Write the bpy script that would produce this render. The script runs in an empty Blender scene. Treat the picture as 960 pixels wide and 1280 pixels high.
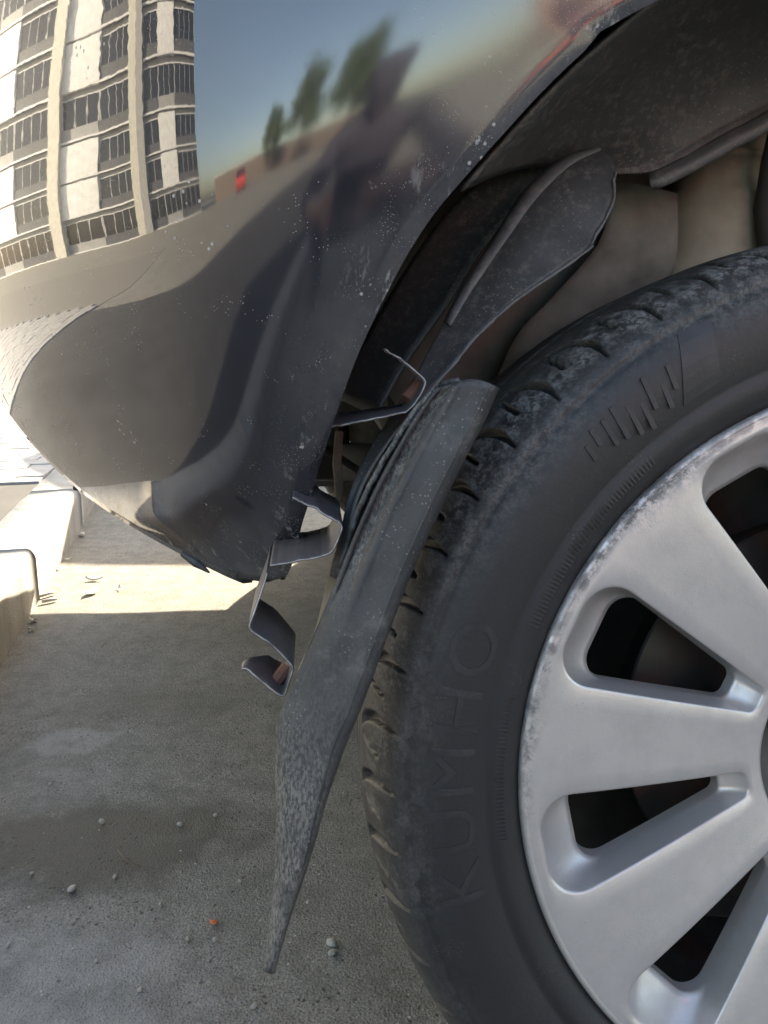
import bpy, bmesh, math, random
import numpy as np
from mathutils import Vector, Matrix, Quaternion
R = math.radians
random.seed(7); rng = np.random.default_rng(7)
sc = bpy.context.scene
col = sc.collection

# ------------------------------------------------------------------ camera, sky, sun, exposure
PITCH, YAW, FPX = 12.5, 5.0, 1007.0
def cam_axes(pit, yaw):
    f = np.array([math.sin(yaw) * math.cos(pit), math.cos(yaw) * math.cos(pit), -math.sin(pit)])
    r = np.array([math.cos(yaw), -math.sin(yaw), 0.0]); return r, np.cross(r, f), f
RT, UP, FW = cam_axes(R(PITCH), R(YAW))
# the near wheel leans a little (it hangs on damaged suspension); its plane was surveyed relative to the camera
_fr = np.array(cam_axes(R(5.97), R(3.87)))
TYRE_R, TYRE_W = 0.347, 0.235
def to_world(v): a = _fr @ np.asarray(v, float); return RT * a[0] + UP * a[1] + FW * a[2]
WHEEL_REL = to_world((0.3655, 0.472, -0.2166))
WHEEL_ROT = np.stack([to_world((1, 0, 0)), to_world((0, 1, 0)), to_world((0, 0, 1))], 1)
_th = np.linspace(0, 2 * math.pi, 200)
_low = min((WHEEL_ROT @ np.array([0.325 * math.cos(t), TYRE_W, 0.325 * math.sin(t)]))[2] for t in _th)
_low = min(_low, min((WHEEL_ROT @ np.array([TYRE_R * math.cos(t), TYRE_W * .75, TYRE_R * math.sin(t)]))[2] for t in _th))
CAM_H = -(WHEEL_REL[2] + _low) - 0.004
cam_d = bpy.data.cameras.new('camera'); cam = bpy.data.objects.new('camera', cam_d); col.objects.link(cam)
cam_d.sensor_fit = 'VERTICAL'; cam_d.sensor_height = 36.0; cam_d.lens = FPX / 1280 * 36.0
cam_d.clip_start = 0.02; cam_d.clip_end = 3000
cam.location = (0, 0, CAM_H); cam.rotation_euler = (R(90 - PITCH), 0, R(-YAW))
sc.camera = cam
SUN_EL, SUN_AZ = 26.0, 16.0          # azimuth measured from +Y towards +X
w = bpy.data.worlds.new('World'); sc.world = w; w.use_nodes = True
nt = w.node_tree; nt.nodes.clear()
sky = nt.nodes.new('ShaderNodeTexSky'); sky.sky_type = 'NISHITA'; sky.sun_disc = False
sky.sun_elevation = R(SUN_EL); sky.sun_rotation = R(SUN_AZ); sky.dust_density = 2.2; sky.air_density = 1.0
bg = nt.nodes.new('ShaderNodeBackground'); bg.inputs[1].default_value = 0.13
out = nt.nodes.new('ShaderNodeOutputWorld')
nt.links.new(sky.outputs[0], bg.inputs[0]); nt.links.new(bg.outputs[0], out.inputs[0])
sun_d = bpy.data.lights.new('sun', 'SUN'); sun = bpy.data.objects.new('sun', sun_d); col.objects.link(sun)
sun_d.energy = 5.0; sun_d.angle = R(0.5); sun_d.color = (1.0, 0.93, 0.82)
sd = Vector((math.cos(R(SUN_EL)) * math.sin(R(SUN_AZ)), math.cos(R(SUN_EL)) * math.cos(R(SUN_AZ)), math.sin(R(SUN_EL))))
sun.rotation_euler = sd.to_track_quat('Z', 'Y').to_euler(); sun.location = (3, 6, 6)
sc.view_settings.view_transform = 'Standard'; sc.view_settings.look = 'None'
sc.view_settings.exposure = 2.4; sc.view_settings.gamma = 1.0
sc.view_settings.use_white_balance = True; sc.view_settings.white_balance_temperature = 7600; sc.view_settings.white_balance_tint = 9     # camera set for open shade
sc.render.engine = 'CYCLES'; sc.cycles.use_denoising = True
sc.cycles.max_bounces = 8; sc.cycles.sample_clamp_indirect = 6

# ------------------------------------------------------------------ survey helpers (photo measurements -> metres)
C0 = np.array([0, 0, CAM_H])
def ray(px, py): return FW + RT * (px - 480) / FPX - UP * (py - 640) / FPX
def at(px, py, Y):
    d = ray(px, py); return C0 + d * (Y / d[1])
def ground_at(px, py, Z=0.0):
    d = ray(px, py); return C0 + d * ((Z - CAM_H) / d[2])
def proj(p):
    v = np.asarray(p, float) - C0; z = v @ FW
    return np.array([480 + FPX * (v @ RT) / z, 640 - FPX * (v @ UP) / z])

def smooth(a, b, x):
    t = np.clip((np.asarray(x, float) - a) / (b - a), 0, 1); return t * t * (3 - 2 * t)
def catmull(P, n):
    P = np.asarray(P, float); k = len(P)
    d = np.r_[0, np.cumsum(np.linalg.norm(np.diff(P, axis=0), axis=1))]
    Q = np.vstack([2 * P[0] - P[1], P, 2 * P[-1] - P[-2]])
    res = []
    for t in np.linspace(0, d[-1], n):
        i = min(max(np.searchsorted(d, t, 'right') - 1, 0), k - 2)
        u = (t - d[i]) / (d[i + 1] - d[i])
        a, b, c, e = Q[i], Q[i + 1], Q[i + 2], Q[i + 3]
        res.append(0.5 * (2 * b + (c - a) * u + (2 * a - 5 * b + 4 * c - e) * u * u + (3 * b - a - 3 * c + e) * u ** 3))
    return np.array(res)
def polyline(P, n):
    P = np.asarray(P, float); d = np.r_[0, np.cumsum(np.linalg.norm(np.diff(P, axis=0), axis=1))]
    t = np.linspace(0, d[-1], n)
    return np.stack([np.interp(t, d, P[:, k]) for k in range(P.shape[1])], 1)

# ------------------------------------------------------------------ object helpers
def mesh_obj(name, verts, faces, m=None, parent=None, sm=True, off=None, solid=0.0, solid_off=0.0, bevel=0.0):
    me = bpy.data.meshes.new(name)
    v = np.asarray(verts, float)
    if off is not None: v = v - np.asarray(off, float)
    me.from_pydata([tuple(x) for x in v], [], [tuple(int(i) for i in f) for f in faces]); me.update()
    if sm: me.polygons.foreach_set('use_smooth', [True] * len(me.polygons))
    o = bpy.data.objects.new(name, me); col.objects.link(o)
    if m: me.materials.append(m)
    if parent: o.parent = parent
    if solid:
        md = o.modifiers.new('solid', 'SOLIDIFY'); md.thickness = solid; md.offset = solid_off
    if bevel:
        md = o.modifiers.new('bevel', 'BEVEL'); md.width = bevel; md.segments = 2; md.limit_method = 'ANGLE'
    return o
def bm_obj(name, bm, m=None, parent=None, sm=False):
    me = bpy.data.meshes.new(name); bm.normal_update(); bm.to_mesh(me); bm.free()
    if sm: me.polygons.foreach_set('use_smooth', [True] * len(me.polygons))
    o = bpy.data.objects.new(name, me); col.objects.link(o)
    if m: me.materials.append(m)
    if parent: o.parent = parent
    return o
def grid_faces(nr, nc, wrap=False, flip=False):
    F = []
    for i in range(nr - 1):
        for j in range(nc if wrap else nc - 1):
            k = (j + 1) % nc
            f = (i * nc + j, i * nc + k, (i + 1) * nc + k, (i + 1) * nc + j)
            F.append(f[::-1] if flip else f)
    return F
def sheet(name, rows, m, parent, off, thick=0.003, sm=True, bevel=0.0, so=0.0):
    rows = np.asarray(rows, float); nr, nc, _ = rows.shape
    return mesh_obj(name, rows.reshape(-1, 3), grid_faces(nr, nc), m, parent, sm, off, thick, so, bevel)
def add_box(bm, c, s, rot=None, bev=0.0):
    M = Matrix.Translation(Vector(c)) @ (rot.to_4x4() if rot is not None else Matrix()) @ Matrix.Diagonal((s[0], s[1], s[2], 1))
    r = bmesh.ops.create_cube(bm, size=1.0, matrix=M)
    if bev:
        es = list({e for v in r['verts'] for e in v.link_edges})
        bmesh.ops.bevel(bm, geom=es, offset=bev, segments=2, affect='EDGES', profile=0.5)
def add_tube(bm, pts, rad, n=12, cap=True):
    pts = [Vector(p) for p in pts]
    rads = rad if hasattr(rad, '__len__') else [rad] * len(pts)
    rings = []; prev = None
    for i, p in enumerate(pts):
        t = (pts[min(i + 1, len(pts) - 1)] - pts[max(i - 1, 0)]).normalized()
        a = t.orthogonal().normalized() if prev is None else (prev - t * prev.dot(t)).normalized()
        prev = a; b = t.cross(a)
        rings.append([bm.verts.new(p + (a * math.cos(2 * math.pi * k / n) + b * math.sin(2 * math.pi * k / n)) * rads[i]) for k in range(n)])
    for i in range(len(rings) - 1):
        for k in range(n):
            bm.faces.new((rings[i][k], rings[i][(k + 1) % n], rings[i + 1][(k + 1) % n], rings[i + 1][k]))
    if cap:
        bm.faces.new(rings[0][::-1]); bm.faces.new(rings[-1])
def revolve(prof, n, axis='y'):
    """profile rows (r, y) -> verts/faces around the local y axis"""
    prof = np.asarray(prof, float); th = np.linspace(0, 2 * math.pi, n, endpoint=False)
    V = np.stack([np.outer(prof[:, 0], np.cos(th)), np.repeat(prof[:, 1][:, None], n, 1), np.outer(prof[:, 0], np.sin(th))], -1).reshape(-1, 3)
    return V, grid_faces(len(prof), n, wrap=True)
def thing(name, label, cat, loc=(0, 0, 0), group=None):
    o = bpy.data.objects.new(name, None); col.objects.link(o); o.location = loc; o.empty_display_size = 0.1
    o['label'] = label; o['category'] = cat
    if group: o['group'] = group
    return o
def tag(o, label=None, cat=None, group=None, kind=None):
    if label: o['label'] = label
    if cat: o['category'] = cat
    if group: o['group'] = group
    if kind: o['kind'] = kind
    return o
def copy_tree(o, parent=None, skip=(), swap=None):
    c = o.copy(); col.objects.link(c); c.parent = parent
    if swap and c.type == 'MESH':
        for i, sl in enumerate(c.material_slots):
            if sl.material and sl.material.name in swap:
                nm = swap[sl.material.name]; sl.link = 'OBJECT'; c.material_slots[i].material = nm
    for ch in list(o.children):
        if ch.get('damage') or ch.name.split('.')[0] in skip: continue
        copy_tree(ch, c, skip, swap)
    return c

# ------------------------------------------------------------------ materials
class NB:
    def __init__(s, name):
        s.m = bpy.data.materials.new(name); s.m.use_nodes = True; s.t = s.m.node_tree
        s.b = s.t.nodes['Principled BSDF']; s.o = s.t.nodes['Material Output']
    def n(s, typ, ins=None, **kw):
        nd = s.t.nodes.new('ShaderNode' + typ)
        for k, v in kw.items(): setattr(nd, k, v)
        for k, v in (ins or {}).items(): s.set(nd.inputs[k], v)
        return nd
    def set(s, sock, v):
        if hasattr(v, 'bl_idname') and not hasattr(v, 'outputs'): s.t.links.new(v, sock)
        elif hasattr(v, 'outputs'): s.t.links.new(v.outputs[0], sock)
        else: sock.default_value = v
    def p(s, **kw):
        for k, v in kw.items(): s.set(s.b.inputs[k.replace('_', ' ')], v)
    def coord(s, kind='Object'):
        return s.n('TexCoord').outputs[kind]
    def noise(s, scale, detail=4, rough=.55, vec=None, dist=0.0):
        nd = s.n('TexNoise', {'Scale': scale, 'Detail': detail, 'Roughness': rough, 'Distortion': dist})
        s.t.links.new(vec if vec is not None else s.coord(), nd.inputs['Vector']); return nd.outputs['Fac']
    def vor(s, scale, vec=None, feat='F1', out='Distance', rnd=1.0):
        nd = s.n('TexVoronoi', {'Scale': scale, 'Randomness': rnd}, feature=feat)
        s.t.links.new(vec if vec is not None else s.coord(), nd.inputs['Vector']); return nd.outputs[out]
    def ramp(s, fac, stops, interp='LINEAR'):
        nd = s.n('ValToRGB'); cr = nd.color_ramp; cr.interpolation = interp
        while len(cr.elements) < len(stops): cr.elements.new(0.5)
        for e, (pos, c) in zip(cr.elements, stops):
            e.position = pos; e.color = (c, c, c, 1) if not hasattr(c, '__len__') else (*c, 1)
        s.set(nd.inputs[0], fac); return nd.outputs[0]
    def math(s, op, a, b=0.0, clamp=False):
        nd = s.n('Math', operation=op, use_clamp=clamp); s.set(nd.inputs[0], a); s.set(nd.inputs[1], b); return nd.outputs[0]
    def mix(s, fac, a, b):
        nd = s.n('Mix', data_type='RGBA'); s.set(nd.inputs[0], fac)
        for sock, v in ((nd.inputs[6], a), (nd.inputs[7], b)):
            s.set(sock, (*v, 1) if isinstance(v, tuple) and len(v) == 3 else v)
        return nd.outputs[2]
    def bump(s, h, strength=.3, dist=.002):
        nd = s.n('Bump', {'Strength': strength, 'Distance': dist}); s.set(nd.inputs['Height'], h)
        s.t.links.new(nd.outputs[0], s.b.inputs['Normal']); return nd
    def attr(s, name):
        return s.n('Attribute', attribute_name=name).outputs['Fac']
    def mapping(s, scale=(1, 1, 1), rot=(0, 0, 0), vec=None):
        nd = s.n('Mapping', {'Scale': scale, 'Rotation': rot})
        s.t.links.new(vec if vec is not None else s.coord(), nd.inputs['Vector']); return nd.outputs[0]

def simple(name, c, rough=.6, metal=0.0, var=.25, scale=30, bump=.0, bscale=200):
    b = NB(name)
    f = b.noise(scale, 5)
    lo = tuple(x * (1 - var) for x in c); hi = tuple(min(1, x * (1 + var)) for x in c)
    b.p(Base_Color=b.ramp(f, [(.3, lo), (.7, hi)]), Roughness=rough, Metallic=metal)
    if bump: b.bump(b.noise(bscale, 4), bump, .001)
    return b.m

def paint(name, base, flake):
    b = NB(name)
    # white droplets / dust specks of several sizes
    sp = b.vor(520); big = b.noise(7, 3)
    s1 = b.math('MULTIPLY', b.ramp(sp, [(.10, 1), (.16, 0)]), b.ramp(b.noise(38, 2, .5), [(.59, 0), (.65, 1)]))
    sp2 = b.vor(170)
    s2 = b.math('MULTIPLY', b.ramp(sp2, [(.12, 1), (.2, 0)]), b.ramp(b.noise(15, 2, .5), [(.615, 0), (.65, 1)]))
    edge = b.attr('edge')            # 1 on the lip of the wheel arch, 0 away from it
    low = b.attr('low')              # 1 along the scuffed bottom edge
    scr = b.ramp(b.noise(90, 6, .7, b.mapping((1, 1, .22), (0, R(28), 0))), [(.56, 0), (.66, 1)])
    s3 = b.math('MULTIPLY', scr, b.ramp(b.math('MAXIMUM', edge, b.math('MULTIPLY', low, .8)), [(.35, 0), (.95, .75)]))
    chips = b.math('MULTIPLY', b.ramp(b.noise(46, 5, .6), [(.665, 0), (.70, 1)]), b.ramp(b.math('MAXIMUM', edge, low), [(.2, 0), (.5, 1)]))
    spd = b.vor(800)
    s4 = b.math('MULTIPLY', b.ramp(spd, [(.12, 1), (.2, 0)]), b.math('MULTIPLY', b.ramp(b.math('MAXIMUM', edge, low), [(.05, 0), (.6, 1)]), b.ramp(b.noise(60, 2), [(.5, 0), (.6, 1)])))
    haze = b.math('MULTIPLY', b.ramp(b.noise(18, 5, .65), [(.35, 0), (.8, 1)]), b.ramp(b.math('MAXIMUM', edge, low), [(0, .025), (1, .22)]))
    m1 = b.math('MAXIMUM', b.math('MAXIMUM', s1, s2), b.math('MAXIMUM', b.math('MAXIMUM', s3, s4), chips))
    msk = b.math('MAXIMUM', m1, haze, True)
    colr = b.mix(msk, base, (.42, .41, .39))
    b.p(Base_Color=colr, Metallic=b.math('MULTIPLY', b.math('SUBTRACT', 1.0, msk), flake), Roughness=b.mix(msk, (.22, .22, .22), (.75, .75, .75)), IOR=1.45, Specular_IOR_Level=.06,
        Coat_Weight=b.math('SUBTRACT', 1.0, msk, True), Coat_Roughness=b.math('ADD', .018, b.math('MULTIPLY', b.attr('near'), .115)), Coat_IOR=2.0)
    nd = b.bump(b.noise(90, 2, .5), .024, .0006)
    b.t.links.new(nd.outputs[0], b.b.inputs['Coat Normal'])
    return b.m

M = {}
M['paint'] = paint('dark_paint', (.020, .020, .027), .0)
M['red_paint'] = paint('red_paint', (.45, .03, .02), .0)
M['grey_paint'] = paint('grey_paint', (.35, .36, .37), .4)

def ground_mat():
    b = NB('concrete_ground'); c = b.coord()
    base = b.ramp(b.noise(1.3, 5, .6), [(.3, (.195, .188, .170)), (.7, (.275, .266, .242))])
    ag = b.vor(330, c); agc = b.vor(330, c, out='Color')
    base = b.mix(b.math('MULTIPLY', b.ramp(ag, [(.3, 1), (.55, 0)]), .7), base, b.mix(b.ramp(agc, [(.35, 0), (.65, 1)]), (.075, .072, .064), (.40, .385, .35)))
    fine = b.noise(420, 3, .7)
    base = b.mix(.55, base, b.mix(b.ramp(fine, [(.35, 0), (.65, 1)]), (.10, .095, .080), (.40, .38, .33)))
    def blot(px, py, rx, ry, rot, lo, hi, wob=.55):
        p = ground_at(px, py); mp = b.n('Mapping', {'Location': (-p[0], -p[1], 0)}); b.t.links.new(c, mp.inputs['Vector'])
        m2 = b.n('Mapping', {'Rotation': (0, 0, rot), 'Scale': (1 / rx, 1 / ry, 0)}); b.t.links.new(mp.outputs[0], m2.inputs['Vector'])
        ln = b.n('VectorMath', operation='LENGTH'); b.t.links.new(m2.outputs[0], ln.inputs[0])
        d = b.math('ADD', ln.outputs['Value'], b.math('MULTIPLY', b.math('SUBTRACT', b.noise(11, 5, .6), .5), wob * 2))
        return b.ramp(d, [(lo, 1), (hi, 0)])
    stain = b.math('MULTIPLY', b.math('MAXIMUM', blot(150, 1045, .24, .15, .15, .50, .82), b.math('MULTIPLY', blot(190, 880, .20, .10, .1, .3, 1.0), .5)), .82)
    st2 = b.ramp(b.noise(2.1, 5, .62), [(.50, 0), (.72, 1)])
    stain = b.math('MAXIMUM', stain, b.math('MULTIPLY', st2, .36))
    base = b.mix(stain, base, (.070, .067, .055))
    pale = b.math('MAXIMUM', b.math('MULTIPLY', blot(105, 925, .13, .06, .2, .5, .8), .5), b.math('MULTIPLY', blot(60, 1230, .2, .12, .4, .5, .95), .5))
    pale = b.math('MAXIMUM', pale, b.math('MULTIPLY', b.ramp(b.noise(3.1, 5, .6, b.mapping((1, 1, 1), (0, 0, 2.0))), [(.58, 0), (.72, 1)]), .3))
    base = b.mix(pale, base, (.36, .355, .335))
    mott = b.ramp(b.noise(24, 6, .7), [(.36, 1), (.56, 0)])
    base = b.mix(b.math('MULTIPLY', mott, .38), base, (.095, .09, .075))
    pit = b.math('MULTIPLY', b.ramp(b.vor(95, c), [(.10, 1), (.24, 0)]), b.ramp(b.noise(14, 3), [(.46, 0), (.60, 1)]))
    base = b.mix(b.math('MULTIPLY', pit, .7), base, (.05, .047, .04))
    wd = b.math('MULTIPLY', b.ramp(b.vor(70), [(.07, 1), (.12, 0)]), b.ramp(b.noise(9, 2), [(.50, 0), (.6, 1)]))
    base = b.mix(b.math('MULTIPLY', wd, .8), base, (.5, .49, .46))
    rough = b.math('SUBTRACT', .92, b.math('MULTIPLY', stain, .25))
    b.p(Base_Color=base, Roughness=rough, Specular_IOR_Level=.3)
    h = b.math('ADD', b.math('ADD', b.math('SUBTRACT', b.math('MULTIPLY', fine, .5), b.math('MULTIPLY', pit, 1.6)), b.math('MULTIPLY', b.ramp(ag, [(.2, 1), (.55, 0)]), .7)), b.noise(60, 4, .6))
    b.bump(h, .55, .0025)
    return b.m
M['ground'] = ground_mat()
def kerb_mat():
    b = NB('kerb_concrete'); c = b.coord()
    base = b.ramp(b.noise(9, 5, .6), [(.3, (.25, .245, .235)), (.7, (.34, .33, .315))])
    base = b.mix(b.ramp(b.noise(26, 7, .75, b.mapping((1, .5, 1))), [(.58, 0), (.70, .8)]), base, (.10, .09, .08))
    base = b.mix(b.ramp(b.noise(16, 5, .6, b.mapping((1, 1.6, .25))), [(.50, 0), (.72, .6)]), base, (.24, .19, .13))
    base = b.mix(b.ramp(b.noise(300, 3, .7), [(.5, 0), (.75, .5)]), base, (.17, .16, .15))
    b.p(Base_Color=base, Roughness=.88); b.bump(b.math('ADD', b.noise(160, 5, .65), b.noise(40, 4)), .5, .002); return b.m
M['kerb'] = kerb_mat()
M['paver'] = simple('paver_concrete', (.30, .295, .285), .85, 0, .2, 14, .4, 180)
M['shade_ground'] = simple('painted_shade_ground', (.030, .030, .030), .95, 0, .35, 5, .5, 220)  # dark colour stands in for the car's shadow on this ground
M['joint_sand'] = simple('joint_sand', (.17, .16, .14), .95, 0, .3, 60, .3)
M['debris'] = simple('pale_debris', (.55, .52, .46), .8, 0, .2, 60)
M['stone'] = simple('small_stone', (.38, .36, .32), .8, 0, .3, 90, .3, 300)
M['orange'] = simple('orange_debris', (.62, .16, .05), .6)
M['twig'] = simple('dry_twig', (.16, .12, .08), .85)

def rubber(name, dusty):
    b = NB(name); c = b.coord()
    zone = b.attr('tread')          # 1 over the shoulder lugs, 0 on the sidewall
    d1 = b.ramp(b.noise(150, 9, .78, b.mapping((1, .45, 1))), [(.43, 0), (.55, 1)])
    d2 = b.ramp(b.noise(420, 5, .7), [(.38, .3), (.60, 1)])
    patch = b.ramp(b.noise(13, 4, .6), [(.36, .2), (.56, 1)])
    wear = b.attr('wear')
    mk = b.math('MULTIPLY', b.math('MULTIPLY', b.math('MULTIPLY', d1, d2), wear), patch)
    film = b.math('MULTIPLY', b.math('MULTIPLY', b.ramp(b.noise(60, 7, .7), [(.3, .15), (.75, 1)]), d2), b.math('MULTIPLY', zone, .20))
    spk = b.math('MULTIPLY', b.ramp(b.vor(520), [(.10, 1), (.2, 0)]), b.ramp(b.noise(24, 2), [(.54, 0), (.64, 1)]))
    msk = b.math('MAXIMUM', b.math('MAXIMUM', mk, film), b.math('MULTIPLY', spk, .4), True)
    brown = b.ramp(b.noise(6, 5, .6), [(.4, 0), (.8, .4)])
    base = b.mix(brown, (.022, .022, .023), (.050, .046, .038))
    b.p(Base_Color=b.mix(b.math('MULTIPLY', msk, .8), base, (.34, .33, .31)), Roughness=b.mix(msk, (.52, .52, .52), (.9, .9, .9)), Specular_IOR_Level=.45)
    b.bump(b.math('ADD', b.noise(350, 4, .6), b.math('MULTIPLY', mk, .8)), .25, .0012)
    return b.m
M['rubber'] = rubber('tyre_rubber', True)
M['letter'] = simple('tyre_lettering', (.027, .027, .028), .5, 0, .25, 60, .2, 400)

def silver():
    b = NB('silver_alloy')
    dirt = b.ramp(b.noise(22, 6, .65), [(.45, 0), (.8, .45)])
    spk = b.math('MULTIPLY', b.ramp(b.vor(300), [(.08, 1), (.14, 0)]), b.ramp(b.noise(25, 2), [(.55, 0), (.62, 1)]))
    rash = b.math('MULTIPLY', b.attr('edge'), b.ramp(b.noise(70, 6, .75, b.mapping((1, 3, 1))), [(.42, 0), (.55, 1)]))
    rash = b.math('MULTIPLY', rash, b.ramp(b.noise(16.0, 3), [(.36, .25), (.55, 1)]))
    msk = b.math('MAXIMUM', b.math('MULTIPLY', spk, .7), dirt)
    base = b.mix(msk, (.60, .575, .555), (.24, .215, .18))
    base = b.mix(rash, base, (.20, .19, .18))
    b.p(Base_Color=base, Metallic=b.math('SUBTRACT', .55, b.math('MULTIPLY', msk, .6), True), Roughness=b.mix(rash, (.36, .36, .36), (.7, .7, .7)), Coat_Weight=.35, Coat_Roughness=.12)
    b.bump(b.math('ADD', b.math('MULTIPLY', rash, b.noise(180, 5, .7)), b.math('MULTIPLY', b.noise(900, 2), .12)), .45, .0015)
    return b.m
M['silver'] = silver()
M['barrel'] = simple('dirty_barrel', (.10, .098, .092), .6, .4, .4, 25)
def disc_mat():
    b = NB('brake_disc_metal')
    rust = b.ramp(b.noise(14, 6, .65), [(.42, 0), (.62, 1)])
    b.p(Base_Color=b.mix(rust, (.060, .059, .057), (.085, .036, .020)), Metallic=b.math('SUBTRACT', .8, b.math('MULTIPLY', rust, .75)), Roughness=b.mix(rust, (.4, .4, .4), (.9, .9, .9)))
    b.bump(b.noise(140, 5), .3, .001); return b.m
M['disc'] = disc_mat()
M['cast'] = simple('cast_iron', (.09, .08, .07), .8, .2, .35, 30, .4)
M['bolt'] = simple('steel_bolt', (.32, .31, .30), .45, .8, .3, 60)

def plastic(name, c, dust=.5, scale=70, dark=1.0):
    b = NB(name)
    d = b.ramp(b.noise(scale, 7, .72), [(.50, 0), (.66, 1)])
    reg = b.ramp(b.noise(6, 3, .5), [(.38, .06), (.66, 1)])
    spk = b.math('MULTIPLY', b.ramp(b.vor(330), [(.13, 1), (.22, 0)]), b.ramp(b.noise(21, 2), [(.48, 0), (.58, 1)]))
    dd = b.attr('dust')
    mk = b.math('MAXIMUM', b.math('MULTIPLY', b.math('MULTIPLY', d, reg), dust), b.math('MULTIPLY', spk, .55), True)
    mk = b.math('MAXIMUM', mk, b.math('MULTIPLY', dd, b.math('MULTIPLY', b.ramp(b.noise(620, 4, .75, b.mapping((1, 1, .4), (0, R(-14), 0))), [(.42, .10), (.60, 1)]), b.ramp(b.noise(40, 4, .6), [(.3, .45), (.6, 1)]))), True)
    b.p(Base_Color=b.mix(mk, c, (.33, .31, .275)), Roughness=b.mix(mk, (.5, .5, .5), (.92, .92, .92)))
    b.bump(b.math('ADD', b.math('ADD', b.noise(500, 3), b.math('MULTIPLY', b.noise(45, 4), 1.6)), b.math('MULTIPLY', mk, .7)), .22, .0014)
    return b.m
M['plastic'] = plastic('black_plastic', (.036, .037, .039), .35)
M['liner'] = plastic('liner_plastic', (.062, .064, .066), .42, 150)
M['liner_edge'] = plastic('scuffed_plastic', (.115, .118, .122), .5)
M['housing'] = simple('dusty_inner_body', (.185, .172, .148), .85, 0, .4, 24, .5, 110)
M['strut'] = simple('dusty_strut', (.30, .265, .205), .85, .1, .3, 22, .35, 160)
M['underbody'] = simple('dirty_underbody', (.040, .038, .034), .85, 0, .4, 12, .2)
M['bracket'] = plastic('bent_sheet_metal', (.085, .080, .086), .4, 90)
M['raw_edge'] = simple('raw_metal_edge', (.40, .385, .37), .5, .6, .55, 130)
M['rustbit'] = simple('rusty_bolt', (.17, .085, .06), .85, .1, .4, 60)
M['tan_rod'] = simple('dusty_tan_plastic', (.27, .25, .20), .85, 0, .25, 40, .2)
M['glass'] = NB('car_glass').m
_b = M['glass'].node_tree.nodes['Principled BSDF']; _b.inputs['Base Color'].default_value = (.012, .014, .016, 1); _b.inputs['Roughness'].default_value = .04; _b.inputs['Coat Weight'].default_value = .4
M['lamp'] = simple('lamp_lens', (.5, .5, .52), .1, .3, .1)

# ------------------------------------------------------------------ setting: ground, kerb, pavement
print('CAM_H', CAM_H)
def make_ground():
    # one sheet to the horizon, finely divided near the car so that it is not dead flat
    xs = np.r_[-600, -60, -12, -4, np.linspace(-2, 2, 120), 4, 12, 60, 600]
    ys = np.r_[-600, -60, -12, -4, np.linspace(-1, 3.5, 120), 6, 14, 60, 600]
    X, Y = np.meshgrid(xs, ys)
    Z = .0025 * np.sin(3.1 * X + 1.3 * np.sin(2.2 * Y)) * np.cos(2.7 * Y) + .0012 * np.sin(17 * X + 3 * Y) * np.sin(13 * Y - 5 * X)
    Z = np.where((abs(X) < 3.9) & (Y > -3.9) & (Y < 5.9), Z, 0) - .003
    o = mesh_obj('ground', np.stack([X, Y, Z], -1).reshape(-1, 3), grid_faces(len(ys), len(xs)), M['ground'])
    tag(o, kind='structure')
make_ground()
# kerb line: two photo points on its foot
K0, K1 = ground_at(0, 832)[:2], ground_at(99, 664)[:2]
kd = (K1 - K0) / np.linalg.norm(K1 - K0); kn = np.array([-kd[1], kd[0]])      # along the kerb (away), and away from the road
if kn[0] > 0: kn = -kn
KH, KW = 0.125, 0.15
kerb = tag(bpy.data.objects.new('kerb', None), kind='structure'); col.objects.link(kerb); kerb.location = (*K0, 0)
def kerb_stone_mesh(L):
    prof = [(0, -.04), (0, KH - .022), (.003, KH - .012), (.009, KH - .004), (.019, KH), (KW, KH), (KW, -.04)]
    V, n = [], len(prof)
    for t in np.linspace(0.0012, L - .0012, 13):
        for a, z in prof:
            j = rng.normal(0, .0008, 3); V.append((a + j[0], t, z + j[1]))
    F = grid_faces(13, n, flip=False)
    F += [tuple(range(n)), tuple(12 * n + i for i in range(n))[::-1]]
    o = mesh_obj('kerb_stone', V, F, M['kerb'], kerb, True)
    return o
s0 = kerb_stone_mesh(0.80)
ang = math.atan2(kd[1], kd[0]) - math.pi / 2
kerb.rotation_euler = (0, 0, ang); kerb.scale = (-1, 1, 1)
for i in range(-9, 16):
    o = s0 if i == -9 else s0.copy()
    if o is not s0: col.objects.link(o); o.parent = kerb
    o.location = (random.uniform(-.003, .003), i * .8 + .42, random.uniform(-.003, .003))
# raised pavement of small concrete pavers behind the kerb
pave = tag(bpy.data.objects.new('pavement', None), kind='structure'); col.objects.link(pave)
pave.location = (*K0, 0); pave.rotation_euler = (0, 0, ang); pave.scale = (-1, 1, 1)
PV0 = 1.45
bm = bmesh.new(); add_box(bm, (KW + .004 + 4, PV0 - .05 + 10, KH - .079), (8, 20, .13)); bm_obj('bedding', bm, M['joint_sand'], pave)
bm = bmesh.new(); add_box(bm, (KW + .004 + 1.3, PV0 - .055 - 20, KH - .075), (2.6, 40, .13)); bm_obj('painted_shade_strip', bm, M['shade_ground'], pave)  # ground strip beyond the kerb, coloured dark as the car's cast shadow
bm = bmesh.new(); add_box(bm, (KW + 2.61 + 12, PV0 - .055 - 20, KH - .082), (24, 40, .13)); bm_obj('verge', bm, M['ground'], pave)
bm = bmesh.new(); add_box(bm, (0, 0, -.03), (.0972, .0972, .06), bev=.003); ph0 = bm_obj('paver', bm, M['paver'], pave)
for r_ in range(1, 110, 2):
    o = ph0 if r_ == 1 else ph0.copy()
    if r_ > 1: col.objects.link(o); o.parent = pave
    o.location = (KW + .01 + .05, PV0 + r_ * .1, KH + random.uniform(-.003, .002))
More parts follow.
